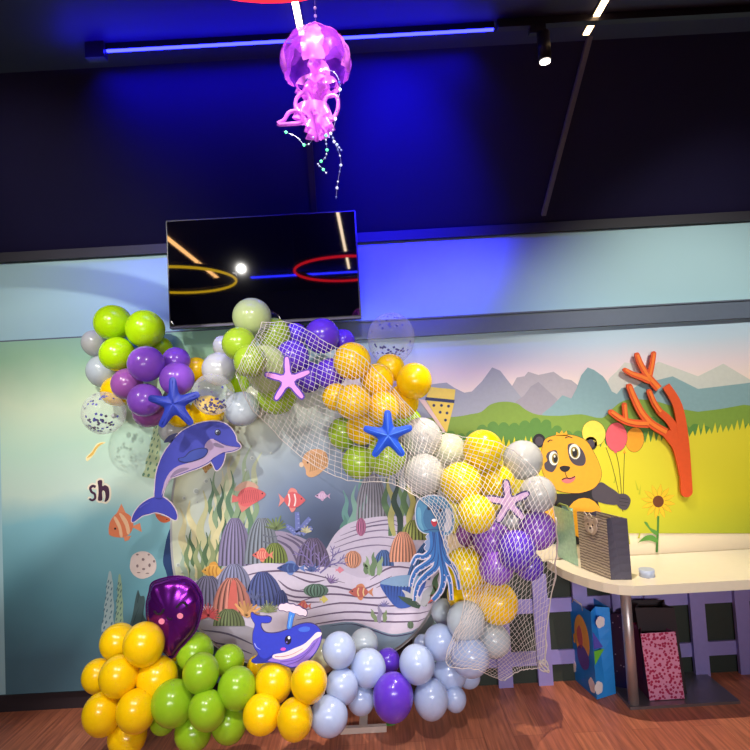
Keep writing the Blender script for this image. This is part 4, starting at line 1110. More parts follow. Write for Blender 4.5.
f = Flat(); f.add(sp, Yk(1), .001, pr((70,140,236))); f.add(cl, Yk(2), .001, pr((236,214,232))); f.add(W_(ribbon([(385,190),(375,240),(370,280)], 6, 3)), Yk(2), .001, pr((150,200,250))); f.obj('water_spout', wh)
# squid
def Q(p): return Z(400, 490, .17333, p)
ysq = min(2.80, front_over([(445,575),(452,590),(425,492),(440,500)], 2.9) - .012)
sq = empty('squid_cutout', P(433, 555, ysq), 'blue squid board cutout with long curling tentacles under the white balloons', 'cutout')
Yk = YC(ysq)
hd = smooth(Q([(110,60),(92,110),(92,170),(108,220),(140,246),(200,252),(262,262),(295,240),(310,190),(306,135),(288,90),(255,50),(210,34),(160,36)]), 4)
tent = [([(185,235),(190,300),(180,350),(140,385),(95,385),(68,430)], 34, 9), ([(195,240),(200,330),(190,395),(140,435),(95,465),(70,515),(62,558)], 34, 9), ([(205,240),(218,350),(208,440),(155,490),(112,535),(92,585),(84,640)], 36, 9),
        ([(220,240),(232,370),(246,450),(250,520),(232,585),(190,636)], 34, 14), ([(232,240),(245,350),(272,408),(305,440),(328,490),(342,575)], 30, 8), ([(225,240),(238,380),(262,460),(288,530),(298,636)], 28, 8)]
tent = [(p_, a_*1.2, b_2*1.35) for p_, a_, b_2 in tent]
rib = [Q(ribbon(p_, a_, b_2, n=5)) for p_, a_, b_2 in tent]
fr_ = [smooth(Q(q), 3) for q in ([(165,255),(150,270),(158,285),(142,300),(152,315),(140,335),(155,350),(180,340),(185,260)], [(240,255),(262,270),(256,290),(275,300),(266,322),(282,340),(272,368),(250,370),(238,330)])]
f = Flat()
f.add(grow(hd, .9), Yk(0), TH, pr((190,190,206)))
for i, r_2 in enumerate(rib): f.add(Q(ribbon(tent[i][0], tent[i][1]+13, tent[i][2]+13, n=5)), Yk(0) + i*.0002, TH, pr((206,196,214)))
for q in fr_: f.add(grow(q, .5), Yk(.5), TH*.5, pr((206,196,214)))
f.obj('backing_board', sq)
f = Flat(); f.add(hd, Yk(1), .001, pr((66,122,160)))
f.add(smooth(Q([(262,110),(290,120),(300,170),(292,225),(262,244),(255,190)]),4), Yk(2), .001, pr((178,180,196)))
f.add(Q(ell(200,160,66,84)), Yk(3), .001, pr((50,98,140)))
f.add(smooth(Q([(100,110),(112,100),(122,130),(124,190),(140,232),(118,220),(102,180)]),3), Yk(2), .001, pr((92,150,180)))
f.add(Q(ribbon([(140,236),(200,226),(258,240)], 5)), Yk(4), .001, pr((34,66,120)))
f.obj('head', sq)
for i, r_2 in enumerate(rib):
    f = Flat(); f.add(r_2, Yk(1.5 + i*.3), .001, pr((46,104,172)))
    f.add(Q(ribbon([(x+3, y) for x, y in tent[i][0]], tent[i][1]*.18, 1.5, n=4)), Yk(2.2 + i*.3), .001, pr((28,62,124)))
    p_ = smooth(tent[i][0], 5, False)
    for k in range(12, len(p_) - 2, 3):   # scalloped sucker edge
        t = k/len(p_); h_ = (tent[i][1] + (tent[i][2]-tent[i][1])*t)*.42
        f.add(Q(ell(p_[k][0]+h_*.5, p_[k][1]+h_*.9, 3.6, 3.6, 0, 7)), Yk(2.6 + i*.3), .001, pr((206,188,206)))
    f.obj('tentacle', sq)
f = Flat(); [f.add(q, Yk(1.2), .001, pr((120,140,180))) for q in fr_]; f.obj('ruffled_fins', sq)
f = Flat(); f.add(smooth(Q([(180,176),(215,174),(212,200),(198,212),(185,200)]),3), Yk(4), .001, pr((170,40,60))); f.add(Q(ell(198,174,14,8)), Yk(5), .001, pr((236,230,236))); f.obj('mouth', sq)
for q in ((166,106),(232,116)): f = Flat(); f.add(Q(ell(q[0],q[1],9,11)), Yk(4), .001, pr((20,30,60))); f.obj('eye', sq)
# orange coral cutout on the mural
yco = YW - .05
co = empty('coral_cutout', P(640, 390, yco), 'orange branching coral board cutout on the mural at the right edge', 'cutout')
def C0(p): return Z(590, 330, .14667, p)
br_ = [([(470,400),(400,320),(350,240),(322,170)], 40, 26), ([(410,345),(350,320),(290,300),(240,272)], 40, 22), ([(408,310),(425,230),(436,160)], 30, 24), ([(520,700),(420,640),(350,560),(300,460),(270,385)], 46, 30), ([(400,640),(300,635),(220,610),(145,560)], 44, 28), ([(245,610),(240,560),(236,510)], 26, 24), ([(480,560),(440,500),(405,420)], 34, 26), ([(520,380),(600,520),(640,760),(660,1100)], 40, 60), ([(520,700),(600,800),(650,980)], 46, 60), ([(480,560),(560,640),(630,800)], 36, 46)]
f = Flat()
br_ = [(p_, a_*1.3, b_2*1.35) for p_, a_, b_2 in br_]
for i_, (p_, a_, b_2) in enumerate(br_):
    f.add(C0(ribbon(p_, a_, b_2, n=5)), yco + i_*.0007, .012, pr((226,84,30)))
    f.add(C0(ell(p_[-1][0], p_[-1][1], b_2*.5, b_2*.5)), yco + i_*.0007 + .0003, .012, pr((226,84,30)))
f.obj('coral_board', co)
f = Flat()
for p_, a_, b_2 in br_[:7]: f.add(C0(ribbon([(x+3, y-2) for x, y in p_], a_*.42, b_2*.45, n=5)), yco - .0015, .0012, pr((246,128,42)))
f.obj('printed_highlights', co)
# starfish
def star(cx, cy, R, rin, rot, label, c1, c2=None, border=None, solid=True, wid=.5):
    n = 60; out = []
    for i in range(n):
        t = 2*PI*i/n; ph = ((t*5/(2*PI)) % 1.0); d_ = abs(ph - .5)*2     # 1 on arm axis, 0 in the notch
        r = rin + (R - rin) * d_**2.3
        out.append((cx + r*math.cos(t + rot), cy + r*math.sin(t + rot)))
    # arms of even width: capsule union approximated by ribbons
    Ys = front_over([(cx, cy)] + [(cx + .85*R*math.cos(rot + k*2*PI/5), cy + .85*R*math.sin(rot + k*2*PI/5)) for k in range(5)], 2.9) - .02
    e = empty('starfish', P(cx, cy, Ys), label, 'starfish', 'starfish decorations on the garland')
    tips = [(cx + R*math.cos(rot + k*2*PI/5), cy + R*math.sin(rot + k*2*PI/5)) for k in range(5)]
    def outline(g):
        pts = []
        for k in range(5):
            a = rot + k*2*PI/5; ux, uy = math.cos(a), math.sin(a); vx, vy = -uy, ux
            b0 = rin*.66; w0, w1 = rin*.60*wid*2, rin*.36*wid*2
            an = a - PI/5
            pts.append((cx + rin*.92*math.cos(an), cy + rin*.92*math.sin(an)))
            pts.append((cx + ux*R*.62 - vx*(w0*.62), cy + uy*R*.62 - vy*(w0*.62)))
            pts.append((cx + ux*R*.93 - vx*w1*.75, cy + uy*R*.93 - vy*w1*.75))
            pts.append((cx + ux*R, cy + uy*R))
            pts.append((cx + ux*R*.93 + vx*w1*.75, cy + uy*R*.93 + vy*w1*.75))
            pts.append((cx + ux*R*.62 + vx*(w0*.62), cy + uy*R*.62 + vy*(w0*.62)))
        return smooth(pts, 3) if not g else grow(smooth(pts, 3), g)
    o_ = outline(0)
    if border:
        f = Flat(); f.add(o_, Ys, .008, pr(border)); f.obj('border', e)
        f = Flat(); f.add(grow(o_, -1.5), Ys - .002, .002, pr(c1)); f.obj('face', e)
    else:
        bm = bmesh.new(); prev = None; NR_ = 6; n = len(o_)
        bk = [bm.verts.new(P(x, y, Ys)) for x, y in o_]; bm.faces.new(bk)
        prev = [bm.verts.new(P(x, y, Ys)) for x, y in o_]
        for j in range(1, NR_ + 1):
            t = 1 - j/NR_
            if j == NR_: cur = [bm.verts.new(P(cx, cy, Ys) - Vector((0, .020, 0)))]
            else: cur = [bm.verts.new(P(cx + (x-cx)*t, cy + (y-cy)*t, Ys) - Vector((0, .020*(1 - t**1.6) ** .8, 0))) for x, y in o_]
            for i in range(n):
                f_ = bm.faces.new((prev[i], prev[(i+1)%n], cur[0])) if len(cur) == 1 else bm.faces.new((prev[i], prev[(i+1)%n], cur[(i+1)%n], cur[i]))
            prev = cur
        bmesh.ops.remove_doubles(bm, verts=bm.verts, dist=.0002)
        link('body', bm, mat('starfish_paint', c1, rough=.55, bump=.3, scale=260, var=.15), e)
        bm = bmesh.new()
        for k in range(5):
            a = rot + k*2*PI/5
            tube(bm, [P(cx + math.cos(a)*R*s, cy + math.sin(a)*R*s, Ys) - Vector((0, .0205 - .014*s, 0)) for s in (0, .3, .6, .88)], [.004, .0035, .0028, .0015], 6)
        link('arm_ridges', bm, mat('starfish_ridge', c2, rough=.55, var=.1), e)
up = -PI/2
star(174.5, 404, 27, 12, up - .08, 'matte dark blue starfish on the left purple balloons', (36,54,158), (46,64,176))
star(388, 435.5, 25.5, 11.5, up - .02, 'bright blue starfish in the middle of the arch over yellow and green balloons', (34,88,226), (70,124,244))
star(288, 380, 24.5, 8.5, up - .06, 'pink lilac starfish with a purple border hung on the net below the television', (226,150,226), None, (84,50,170), wid=.62)
star(508.5, 502.5, 23.5, 8.5, up - .12, 'pale lilac starfish with a dark border on the right balloons by the panda', (206,170,212), None, (62,48,110), wid=.68)

# ================================================================== FISHING NET
ST = [((262,320),(238,372)), ((284,322),(250,408)), ((308,332),(272,432)), ((332,345),(302,456)), ((356,352),(345,478)), ((390,384),(388,484)), ((424,424),(412,494)), ((458,434),(432,512)), ((500,444),(446,545)), ((538,476),(462,600)), ((556,510),(452,642)), ((554,560),(448,668)), ((550,612),(478,670)), ((545,663),(506,679))]
NU, NV = 96, 26
top = smooth([s[0] for s in ST], 8, False); bot = smooth([s[1] for s in ST], 8, False)
def samp(pl, t):
    x = t*(len(pl)-1); i = min(int(x), len(pl)-2); f_ = x-i
    return (pl[i][0]*(1-f_)+pl[i+1][0]*f_, pl[i][1]*(1-f_)+pl[i+1][1]*f_)
# even spacing along the net
cum = [0]
for i in range(1, len(top)):
    cum.append(cum[-1] + .5*(math.dist(top[i], top[i-1]) + math.dist(bot[i], bot[i-1])))
def tpar(s):
    s *= cum[-1]
    for i in range(1, len(cum)):
        if cum[i] >= s: return (i-1 + (s-cum[i-1])/(cum[i]-cum[i-1]))/(len(cum)-1)
    return 1
rn = random.Random(9)
G = []; FR = []
for i in range(NU+1):
    t = tpar(i/NU); a = samp(top, t); b = samp(bot, t); row = []; fr2 = []
    for j in range(NV+1):
        v = j/NV; x = a[0]*(1-v)+b[0]*v; y = a[1]*(1-v)+b[1]*v
        x += 2.2*math.sin(i*.33+j*.2) + rn.uniform(-.55,.55); y += 2.0*math.cos(i*.27-j*.25) + rn.uniform(-.55,.55)
        fy = front(x, y, 2.95, .006)
        if 400 < x < 455 and 488 < y < 610: fy = min(fy, ysq - .012)
        for s_c in ((388,435.5,27),(288,380,27),(508.5,502.5,25)):
            pass
        row.append([x, y]); fr2.append(fy - .004)
    G.append(row); FR.append(fr2)
DY = [r[:] for r in FR]
for it in range(40):
    ND = [r[:] for r in DY]
    for i in range(NU+1):
        for j in range(NV+1):
            nb = [DY[a][b] for a, b in ((i-1,j),(i+1,j),(i,j-1),(i,j+1)) if 0 <= a <= NU and 0 <= b <= NV]
            ND[i][j] = min(FR[i][j], sum(nb)/len(nb))
    DY = ND
V = [[P(G[i][j][0], G[i][j][1], DY[i][j]) for j in range(NV+1)] for i in range(NU+1)]
net = empty('fishing_net', V[60][13], 'white fishing net draped diagonally over the balloon arch', 'net')
bm = bmesh.new()
def strand(a, b, r=.00102):
    t = (b-a)
    if t.length < 1e-5: return
    t.normalize(); n1 = t.cross(Vector((0,1,0))); 
    if n1.length < .05: n1 = t.cross(Vector((1,0,0)))
    n1.normalize(); n2 = t.cross(n1)
    o3 = [(n1*math.cos(k*2*PI/3+.5) + n2*math.sin(k*2*PI/3+.5))*r for k in range(3)]
    va = [bm.verts.new(a+o) for o in o3]; vb = [bm.verts.new(b+o) for o in o3]
    for k in range(3): bm.faces.new((va[k], va[(k+1)%3], vb[(k+1)%3], vb[k]))
for i in range(NU+1):
    for j in range(NV+1):
        if i < NU: strand(V[i][j], V[i+1][j])
        if j < NV: strand(V[i][j], V[i][j+1])
m_net = mat('white_net_cord', (222, 212, 208), rough=.8, var=.08)
link('mesh', bm, m_net, net)
bm = bmesh.new()
tube(bm, [V[0][j] for j in range(NV+1)] , .002, 5); tube(bm, [V[i][NV] for i in range(NU+1)], .002, 5); tube(bm, [V[NU][j] for j in range(NV+1)], .0022, 5)
tube(bm, [V[i][0] for i in range(NU+1)], .0018, 5)
link('edge_cord', bm, m_net, net)
bm = bmesh.new()
cq = V[NU][2]
for k in range(3):
    pts_ = [cq + Vector((.024*math.cos(t+k), -.005*k + .01*math.sin(2*t), .028*math.sin(t) )) for t in (2*PI*q/14 for q in range(15))]
    tube(bm, pts_, .004, 6)
tube(bm, [V[i][0] + Vector((.004*math.sin(i*1.3), -.004, 0)) for i in range(74, NU+1)] + [cq], .0032, 6)
link('knotted_corner', bm, m_net, net)
# ================================================================== GIFT BAGS
def bag(name, corners, h, mats, label, taper=.0, lean=(0,0), handle=None, zb=0.0, open_=True):
    """corners: four floor corners (front-left, front-right, back-right, back-left) in metres"""
    cx = sum(c[0] for c in corners)/4; cy = sum(c[1] for c in corners)/4
    e = empty(name, (cx, cy, zb), label, 'gift bag', 'paper gift bags')
    bm = bmesh.new(); N = 8; rings = []
    for j in range(N+1):
        t = j/N
        ring = []
        for k, (x, y) in enumerate(corners):
            x2, y2 = corners[(k+1) % 4]
            for s in (0, .5):
                px_, py_ = x + (x2-x)*s, y + (y2-y)*s
                if k % 2 == 1 and s == .5:     # gusset side folds inward toward the top
                    px_ += (cx-px_)*.35*t; py_ += (cy-py_)*.35*t
                px_ += lean[0]*t; py_ += lean[1]*t
                ring.append(bm.verts.new((px_ + (cx-px_)*taper*t, py_ + (cy-py_)*taper*t, zb + h*t + .002)))
        rings.append(ring)
    for j in range(N):
        for k in range(8):
            f_ = bm.faces.new((rings[j][k], rings[j][(k+1)%8], rings[j+1][(k+1)%8], rings[j+1][k]))
            f_.material_index = 0 if k in (0,1,4,5) else min(1, len(mats)-1)
    bm.faces.new(rings[0])
    o = link('bag_body', bm, mats, e)
    sm = o.modifiers.new('thickness', 'SOLIDIFY'); sm.thickness = .0018; sm.offset = -1
    if handle:
        for a, b, s in ((0,1,-1),(3,2,1)):
            A = Vector((*corners[a], 0)); Bv = Vector((*corners[b], 0))
            p1 = A.lerp(Bv, .3); p2 = A.lerp(Bv, .7); off = Vector((lean[0], lean[1], zb + h))
            pts_ = [p1 + off + Vector((0,0,-.02)), p1 + off + Vector((0,0,.03)), p1.lerp(p2,.3) + off + Vector((0,-.006,.065)), p1.lerp(p2,.7) + off + Vector((0,-.006,.065)), p2 + off + Vector((0,0,.03)), p2 + off + Vector((0,0,-.02))]
            bm = bmesh.new(); tube(bm, pts_, .003, 6); link('handle', bm, handle, e)
    return e
def zt2(px, py): p = PZ(px, py, zt_); return (p.x, p.y)
def fl(px, py): p = PZ(px, py, 0); return (p.x, p.y)
def stripe_mat(name, c1, c2, scale, axis='Z', dist=2.0, rough=.35, metal=.0):
    m = bpy.data.materials.new(name); m.use_nodes = True; nt = m.node_tree; b = nt.nodes['Principled BSDF']
    b.inputs['Roughness'].default_value = rough; b.inputs['Metallic'].default_value = metal
    tc = nt.nodes.new('ShaderNodeTexCoord'); wv = nt.nodes.new('ShaderNodeTexWave'); wv.bands_direction = axis
    wv.inputs['Scale'].default_value = scale; wv.inputs['Distortion'].default_value = dist; wv.inputs['Detail'].default_value = 1; wv.inputs['Detail Scale'].default_value = 2
    cr = nt.nodes.new('ShaderNodeValToRGB'); cr.color_ramp.elements[0].color = L(c1); cr.color_ramp.elements[1].color = L(c2)
    nt.links.new(tc.outputs['Object'], wv.inputs[0]); nt.links.new(wv.outputs['Fac'], cr.inputs[0]); nt.links.new(cr.outputs[0], b.inputs['Base Color'])
    return m
def dot_mat(name, c1, c2, scale, thr=.35, rough=.3):
    m = bpy.data.materials.new(name); m.use_nodes = True; nt = m.node_tree; b = nt.nodes['Principled BSDF']; b.inputs['Roughness'].default_value = rough
    tc = nt.nodes.new('ShaderNodeTexCoord'); vo = nt.nodes.new('ShaderNodeTexVoronoi'); vo.inputs['Scale'].default_value = scale
    cr = nt.nodes.new('ShaderNodeValToRGB'); cr.color_ramp.elements[0].color = L(c2); cr.color_ramp.elements[0].position = thr; cr.color_ramp.elements[1].color = L(c1); cr.color_ramp.elements[1].position = thr+.05
    nt.links.new(tc.outputs['Object'], vo.inputs[0]); nt.links.new(vo.outputs['Distance'], cr.inputs[0]); nt.links.new(cr.outputs[0], b.inputs['Base Color'])
    return m
# striped bag with grey side on the table
a, b_, c_ = zt2(581,568), zt2(611,580), zt2(632,580)
d_ = (a[0]+c_[0]-b_[0], a[1]+c_[1]-b_[1])
hb = P(611, 519, b_[1]).z - zt_
ml = stripe_mat('brown_striped_paper', (112,96,88), (196,182,164), 22, 'Z', 3.0); mg = mat('slate_grey_paper', (74,70,86), rough=.6)
e = bag('gift_bag', [a, b_, c_, d_], hb, [ml, mg], 'brown striped gift bag with a slate grey side and bear tag on the table', handle=None, zb=zt_)
av, bv = Vector((*a, 0)), Vector((*b_, 0))
nrm = (bv-av).cross(Vector((0,0,1))).normalized(); nrm = nrm if nrm.y < 0 else -nrm
def onface(s, z, off=.006): 
    p = av.lerp(bv, s); return Vector((p.x, p.y, z)) + nrm*off
bm = bmesh.new(); zt3 = zt_ + hb
ux = (bv-av).normalized()
def disc(bm, s, z, r, mi=0, th=.004, off=.004, sx=1):
    c0_ = onface(s, z, off); ring = [c0_ + ux*(r*sx*math.cos(2*PI*k/20)) + Vector((0,0,r*math.sin(2*PI*k/20))) for k in range(20)]
    f1 = [bm.verts.new(p) for p in ring]; f2 = [bm.verts.new(p + nrm*th) for p in ring]
    bm.faces.new(f1).material_index = mi; bm.faces.new(f2).material_index = mi
    for k in range(20): bm.faces.new((f1[k], f1[(k+1)%20], f2[(k+1)%20], f2[k])).material_index = mi
disc(bm, .50, zt3-.055, .040, 0, sx=1.2); disc(bm, .36, zt3-.022, .017, 0); disc(bm, .66, zt3-.022, .017, 0)
disc(bm, .50, zt3-.07, .018, 1, .006); disc(bm, .50, zt3-.062, .006, 2, .009); disc(bm, .42, zt3-.046, .005, 2, .006); disc(bm, .58, zt3-.046, .005, 2, .006)
link('bear_tag', bm, [mat('tag_tan', (190,168,150), rough=.7), mat('tag_cream', (226,212,196), rough=.7), mat('tag_dark', (60,44,44), rough=.7)], e)
bm = bmesh.new()
for s in (.22, .5): tube(bm, [onface(.2+s*.6-.1, zt3-.005), onface(.2+s*.6-.02, zt3+.012), onface(.2+s*.6+.06, zt3-.005)], .0022, 5)
link('bow', bm, mat('cream_ribbon', (214,200,180), rough=.6), e)
# mint bag
a, b_ = zt2(556,556), zt2(581,567); c_ = zt2(590, 560)
c_ = (b_[0] + .03, b_[1] + .09); d_ = (a[0]+c_[0]-b_[0], a[1]+c_[1]-b_[1])
a = (a[0], a[1]); hb2 = P(576, 512, b_[1]).z - zt_
e = bag('gift_bag', [a, (b_[0]-.012, b_[1]+.004), (c_[0]-.012, c_[1]), d_], hb2, [mat('mint_foil_paper', (170,212,190), rough=.25, metal=.1, bump=.5, scale=60, var=.25), dot_mat('mint_glitter', (140,204,178), (226,244,232), 90, .3)], 'shiny mint green gift bag at the left end of the table', lean=(-.01, 0), zb=zt_)
bm = bmesh.new(); av = Vector((*a, zt_+hb2)); bv = Vector((*b_, zt_+hb2))
tube(bm, [av.lerp(bv, .2), av.lerp(bv, .3)+Vector((0,-.01,.02)), av.lerp(bv, .6)+Vector((0,-.012,.018)), av.lerp(bv, .8)+Vector((0,-.004,-.03))], .006, 6); link('ribbon_handle', bm, mat('olive_ribbon', (120,132,70), rough=.5), e)
# tape roll / small box on the table
p = PZ(650, 578, zt_)
bm = bmesh.new(); tube(bm, [(p.x, p.y+.03, zt_), (p.x, p.y+.03, zt_+.035)], .036, 22); o = link('tape_roll', bm, mat('pale_blue_tape', (176,188,214), rough=.3), None)
tag(o, 'small pale blue roll lying at the right of the table top', 'tape')
# blue sky bag below the table
a, b_, c_ = fl(570.5,676), fl(597,700), fl(616,694)
d_ = (a[0]+c_[0]-b_[0], a[1]+c_[1]-b_[1]); hb3 = min(P(597, 612, b_[1]).z, .58)
m_bl = mat('sky_blue_card', (30,128,214), rough=.35)
e = bag('gift_bag', [a, b_, c_, d_], hb3, [m_bl, mat('sky_blue_card_side', (46,146,232), rough=.35)], 'bright blue gift bag printed with white clouds standing on the floor under the table')
av, bv, cv = Vector((*a, 0)), Vector((*b_, 0)), Vector((*c_, 0))
def face_shape(bm, A, Bv, pts_, mi, off=.004, th=.001, top=None):
    u = (Bv-A); n_ = u.cross(Vector((0,0,1))).normalized(); n_ = n_ if n_.y < 0 else -n_
    w3 = [A + u*s + Vector((0,0,z)) + n_*off for s, z in pts_]
    v1 = [bm.verts.new(p) for p in w3]; v2 = [bm.verts.new(p + n_*th) for p in w3]
    tr3 = tessellate_polygon([[Vector((s*u.length, z, 0)) for s, z in pts_]])
    for t in tr3:
        for L_ in (v1, v2):
            bm.faces.new([L_[i] for i in t]).material_index = mi
    for i in range(len(v1)): bm.faces.new((v1[i], v1[(i+1)%len(v1)], v2[(i+1)%len(v1)], v2[i])).material_index = mi
def cloud(cx, cz, s, asp=1.0):
    pts_ = []
    for k in range(24):
        t = 2*PI*k/24; r = s*(1 + .18*abs(math.sin(t*2.5+.4)))
        pts_.append((cx + r*math.cos(t)*asp, cz + r*.75*math.sin(t)))
    return pts_
cloudm = [pr((236,228,232)), pr((90,84,190)), pr((110,196,60)), pr((226,160,70)), pr((190,90,90)), pr((90,60,140))]
wl = (bv-av).length; ws = (cv-bv).length
bm = bmesh.new()
face_shape(bm, av, bv, cloud(.12, .085, .05, 1/wl*.9), 0)
face_shape(bm, av, bv, cloud(.88, .06, .045, .6/wl), 0)
face_shape(bm, av, bv, smooth([(.35,.30),(.45,.37),(.62,.40),(.82,.36),(.9,.28),(.82,.20),(.62,.16),(.42,.20)],3), 3)
face_shape(bm, av, bv, smooth([(.42,.20),(.62,.24),(.84,.2),(.8,.14),(.6,.11),(.44,.14)],3), 5, .0055)
face_shape(bm, av, bv, smooth([(.45,.30),(.58,.34),(.66,.28),(.6,.22),(.48,.24)],3), 4, .0055)
face_shape(bm, av, bv, [(.28,.26),(.36,.28),(.34,.22),(.28,.22)], 3)
link('printed_cloud_front', bm, cloudm, e)
bm = bmesh.new()
face_shape(bm, bv, cv, cloud(.45, hb3-.06, .036, .75/ws), 0, .002)
face_shape(bm, bv, cv, cloud(.12, .06, .04, .6/ws), 0, .002)
face_shape(bm, bv, cv, [(.02,hb3-.1),(.5,hb3-.19),(.02,hb3-.19)], 1, .002)
face_shape(bm, bv, cv, [(.02,hb3-.2),(.55,hb3-.2),(.02,hb3-.27)], 2, .002)
link('printed_cloud_side', bm, cloudm, e)
bm = bmesh.new(); tube(bm, [av.lerp(bv,.3)+Vector((0,0,hb3-.01)), av.lerp(bv,.35)+Vector((0,-.01,hb3+.015)), av.lerp(bv,.65)+Vector((0,-.01,hb3+.012)), av.lerp(bv,.7)+Vector((0,0,hb3-.02))], .003, 6); link('handle', bm, mat('cream_ribbon', (214,200,180), rough=.6), e)
# navy star bag
x, y = c_[0] + .03, c_[1] + .02
e = bag('gift_bag', [(x-.02, y+.03), (x+.045, y), (x+.10, y+.12), (x+.03, y+.15)], .40, [dot_mat('navy_stars', (24,24,84), (160,160,200), 40, .12)], 'dark navy gift bag dotted with little stars behind the blue bag')
# pink bag
a, b_ = fl(638.5, 690), fl(650, 704); c_ = fl(685, 702); d_ = (a[0]+c_[0]-b_[0], a[1]+c_[1]-b_[1])
hp = P(640, 637, b_[1]-.0).z
b_ = (b_[0], b_[1]); 
e = bag('gift_bag', [b_, c_, d_, a], min(hp, .5), [dot_mat('pink_pattern', (222,150,186), (176,50,92), 62, .42, .2), mat('dark_rose_paper', (110,54,84), rough=.35)], 'shiny pink gift bag with a red pattern on the floor at the right edge', lean=(-.02, 0), zb=.015)
# brown bag behind the pole
p = fl(645, 690)
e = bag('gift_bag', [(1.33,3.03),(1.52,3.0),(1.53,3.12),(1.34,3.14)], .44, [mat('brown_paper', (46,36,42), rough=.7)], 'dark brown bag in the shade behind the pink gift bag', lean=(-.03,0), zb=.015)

# small green leaf scrap on the floor
p = PZ(389, 725, 0)
bm = bmesh.new(); pts_ = [(-.022,0),(-.01,.012),(.004,.006),(.02,.012),(.03,-.002),(.012,-.01),(-.008,-.008)]
v1 = [bm.verts.new((p.x+x, p.y+y, .004)) for x, y in pts_]; v2 = [bm.verts.new((p.x+x, p.y+y, .0005)) for x, y in pts_]
bm.faces.new(v1); bm.faces.new(v2)
for i in range(7): bm.faces.new((v1[i], v1[(i+1)%7], v2[(i+1)%7], v2[i]))
tag(link('paper_scrap', bm, mat('green_scrap', (70,140,60), rough=.6)), 'small green scrap on the floor in front of the large violet balloon', 'scrap')

# ================================================================== HANGING JELLYFISH
YJ = 2.0
def PJ(px, py, dy=0): return P(px, py, YJ + dy)
mpp = YJ / F
jf = empty('jellyfish_lantern', PJ(316, 90), 'glowing pink jellyfish lantern hanging from the dark ceiling with fairy lights', 'lantern')
def film(name, rgb, op, em_=0.0):
    m = bpy.data.materials.new(name); m.use_nodes = True; nt = m.node_tree; out = nt.nodes['Material Output']; b = nt.nodes['Principled BSDF']
    b.inputs['Base Color'].default_value = L(rgb); b.inputs['Roughness'].default_value = .25
    b.inputs['Emission Color'].default_value = L(rgb); b.inputs['Emission Strength'].default_value = em_
    tr_ = nt.nodes.new('ShaderNodeBsdfTransparent'); mx = nt.nodes.new('ShaderNodeMixShader')
    tc = nt.nodes.new('ShaderNodeTexCoord'); no = nt.nodes.new('ShaderNodeTexNoise'); no.inputs['Scale'].default_value = 22; nt.links.new(tc.outputs['Object'], no.inputs[0])
    mr = nt.nodes.new('ShaderNodeMapRange'); mr.inputs[1].default_value = .35; mr.inputs[2].default_value = .65; mr.inputs[3].default_value = op*.55; mr.inputs[4].default_value = min(1, op*1.4)
    nt.links.new(no.outputs['Fac'], mr.inputs[0]); nt.links.new(mr.outputs[0], mx.inputs[0])
    nt.links.new(tr_.outputs[0], mx.inputs[1]); nt.links.new(b.outputs[0], mx.inputs[2]); nt.links.new(mx.outputs[0], out.inputs[0]); return m
m_film = film('pink_cellophane', (170, 60, 240), .30, .30); m_pink = film('pink_fabric', (226, 110, 236), .78, .30)
cx_, cy0 = 316, 62
bm = bmesh.new(); NU_, NV_ = 48, 12; rings = []
Rb = 35*mpp
cz = PJ(cx_, 62).z; cxw = PJ(cx_, 62).x
for j in range(NV_+1):
    t = j/NV_*PI*.62
    ring = []
    for i in range(NU_):
        a = 2*PI*i/NU_; ruf = 1 + .07*math.sin(a*6)*(j/NV_)**2 + .03*math.sin(a*13+1)*(j/NV_)
        r = Rb*math.sin(t)*ruf; z = cz + Rb*.98*math.cos(t)*(1 if t < PI/2 else 1.1)
        ring.append(bm.verts.new((cxw + r*math.cos(a), YJ + r*math.sin(a)*.9, z + .006*math.sin(a*6)*(j/NV_))) if j else None)
    rings.append(ring if j else [bm.verts.new((cxw, YJ, cz + Rb*.98))])
for j in range(NV_):
    for i in range(NU_):
        i2 = (i+1) % NU_
        f_ = bm.faces.new((rings[0][0], rings[1][i], rings[1][i2])) if j == 0 else bm.faces.new((rings[j][i], rings[j+1][i], rings[j+1][i2], rings[j][i2]))
        f_.smooth = True
link('bell', bm, m_film, jf)
# cap and ribs
bm = bmesh.new(); rr2 = []
for j in range(5):
    t = j/4*PI*.26
    rr2.append([bm.verts.new((cxw + (Rb+.004)*math.sin(t)*math.cos(2*PI*i/30)*(1+.04*math.sin(i*1.3)*j/4), YJ + (Rb+.004)*math.sin(t)*math.sin(2*PI*i/30)*.9, cz + (Rb+.004)*.98*math.cos(t) - .006*math.sin(i*1.3)*j/4)) for i in range(30)])
for j in range(4):
    for i in range(30):
        bm.faces.new((rr2[j][i], rr2[j][(i+1)%30], rr2[j+1][(i+1)%30], rr2[j+1][i])).smooth = True
link('bell_cap', bm, m_pink, jf)
for a, wd in ((-PI/2, .30), (-PI/2 - 1.25, .22), (-PI/2 + 1.2, .24), (PI/2, .3), (PI/2 - 1.2, .25), (PI/2 + 1.2, .25)):
    bm = bmesh.new(); A = []
    for j in range(14):
        t = PI*.16 + j/13*PI*.47; w_ = wd*(.75 + .35*(j/13) + .12*math.sin(j*1.7)); row = []
        for q in range(5):
            aa = a + w_*(q/2 - 1); r = (Rb+.003+.004*math.sin(q*2.2+j*.8))*math.sin(t)
            row.append(bm.verts.new((cxw + r*math.cos(aa), YJ + r*math.sin(aa)*.9, cz + Rb*.98*math.cos(t)*(1 if t < PI/2 else 1.1))))
        A.append(row)
    for j in range(13):
        for q in range(4): bm.faces.new((A[j][q], A[j+1][q], A[j+1][q+1], A[j][q+1])).smooth = True
    link('rib', bm, m_pink, jf)
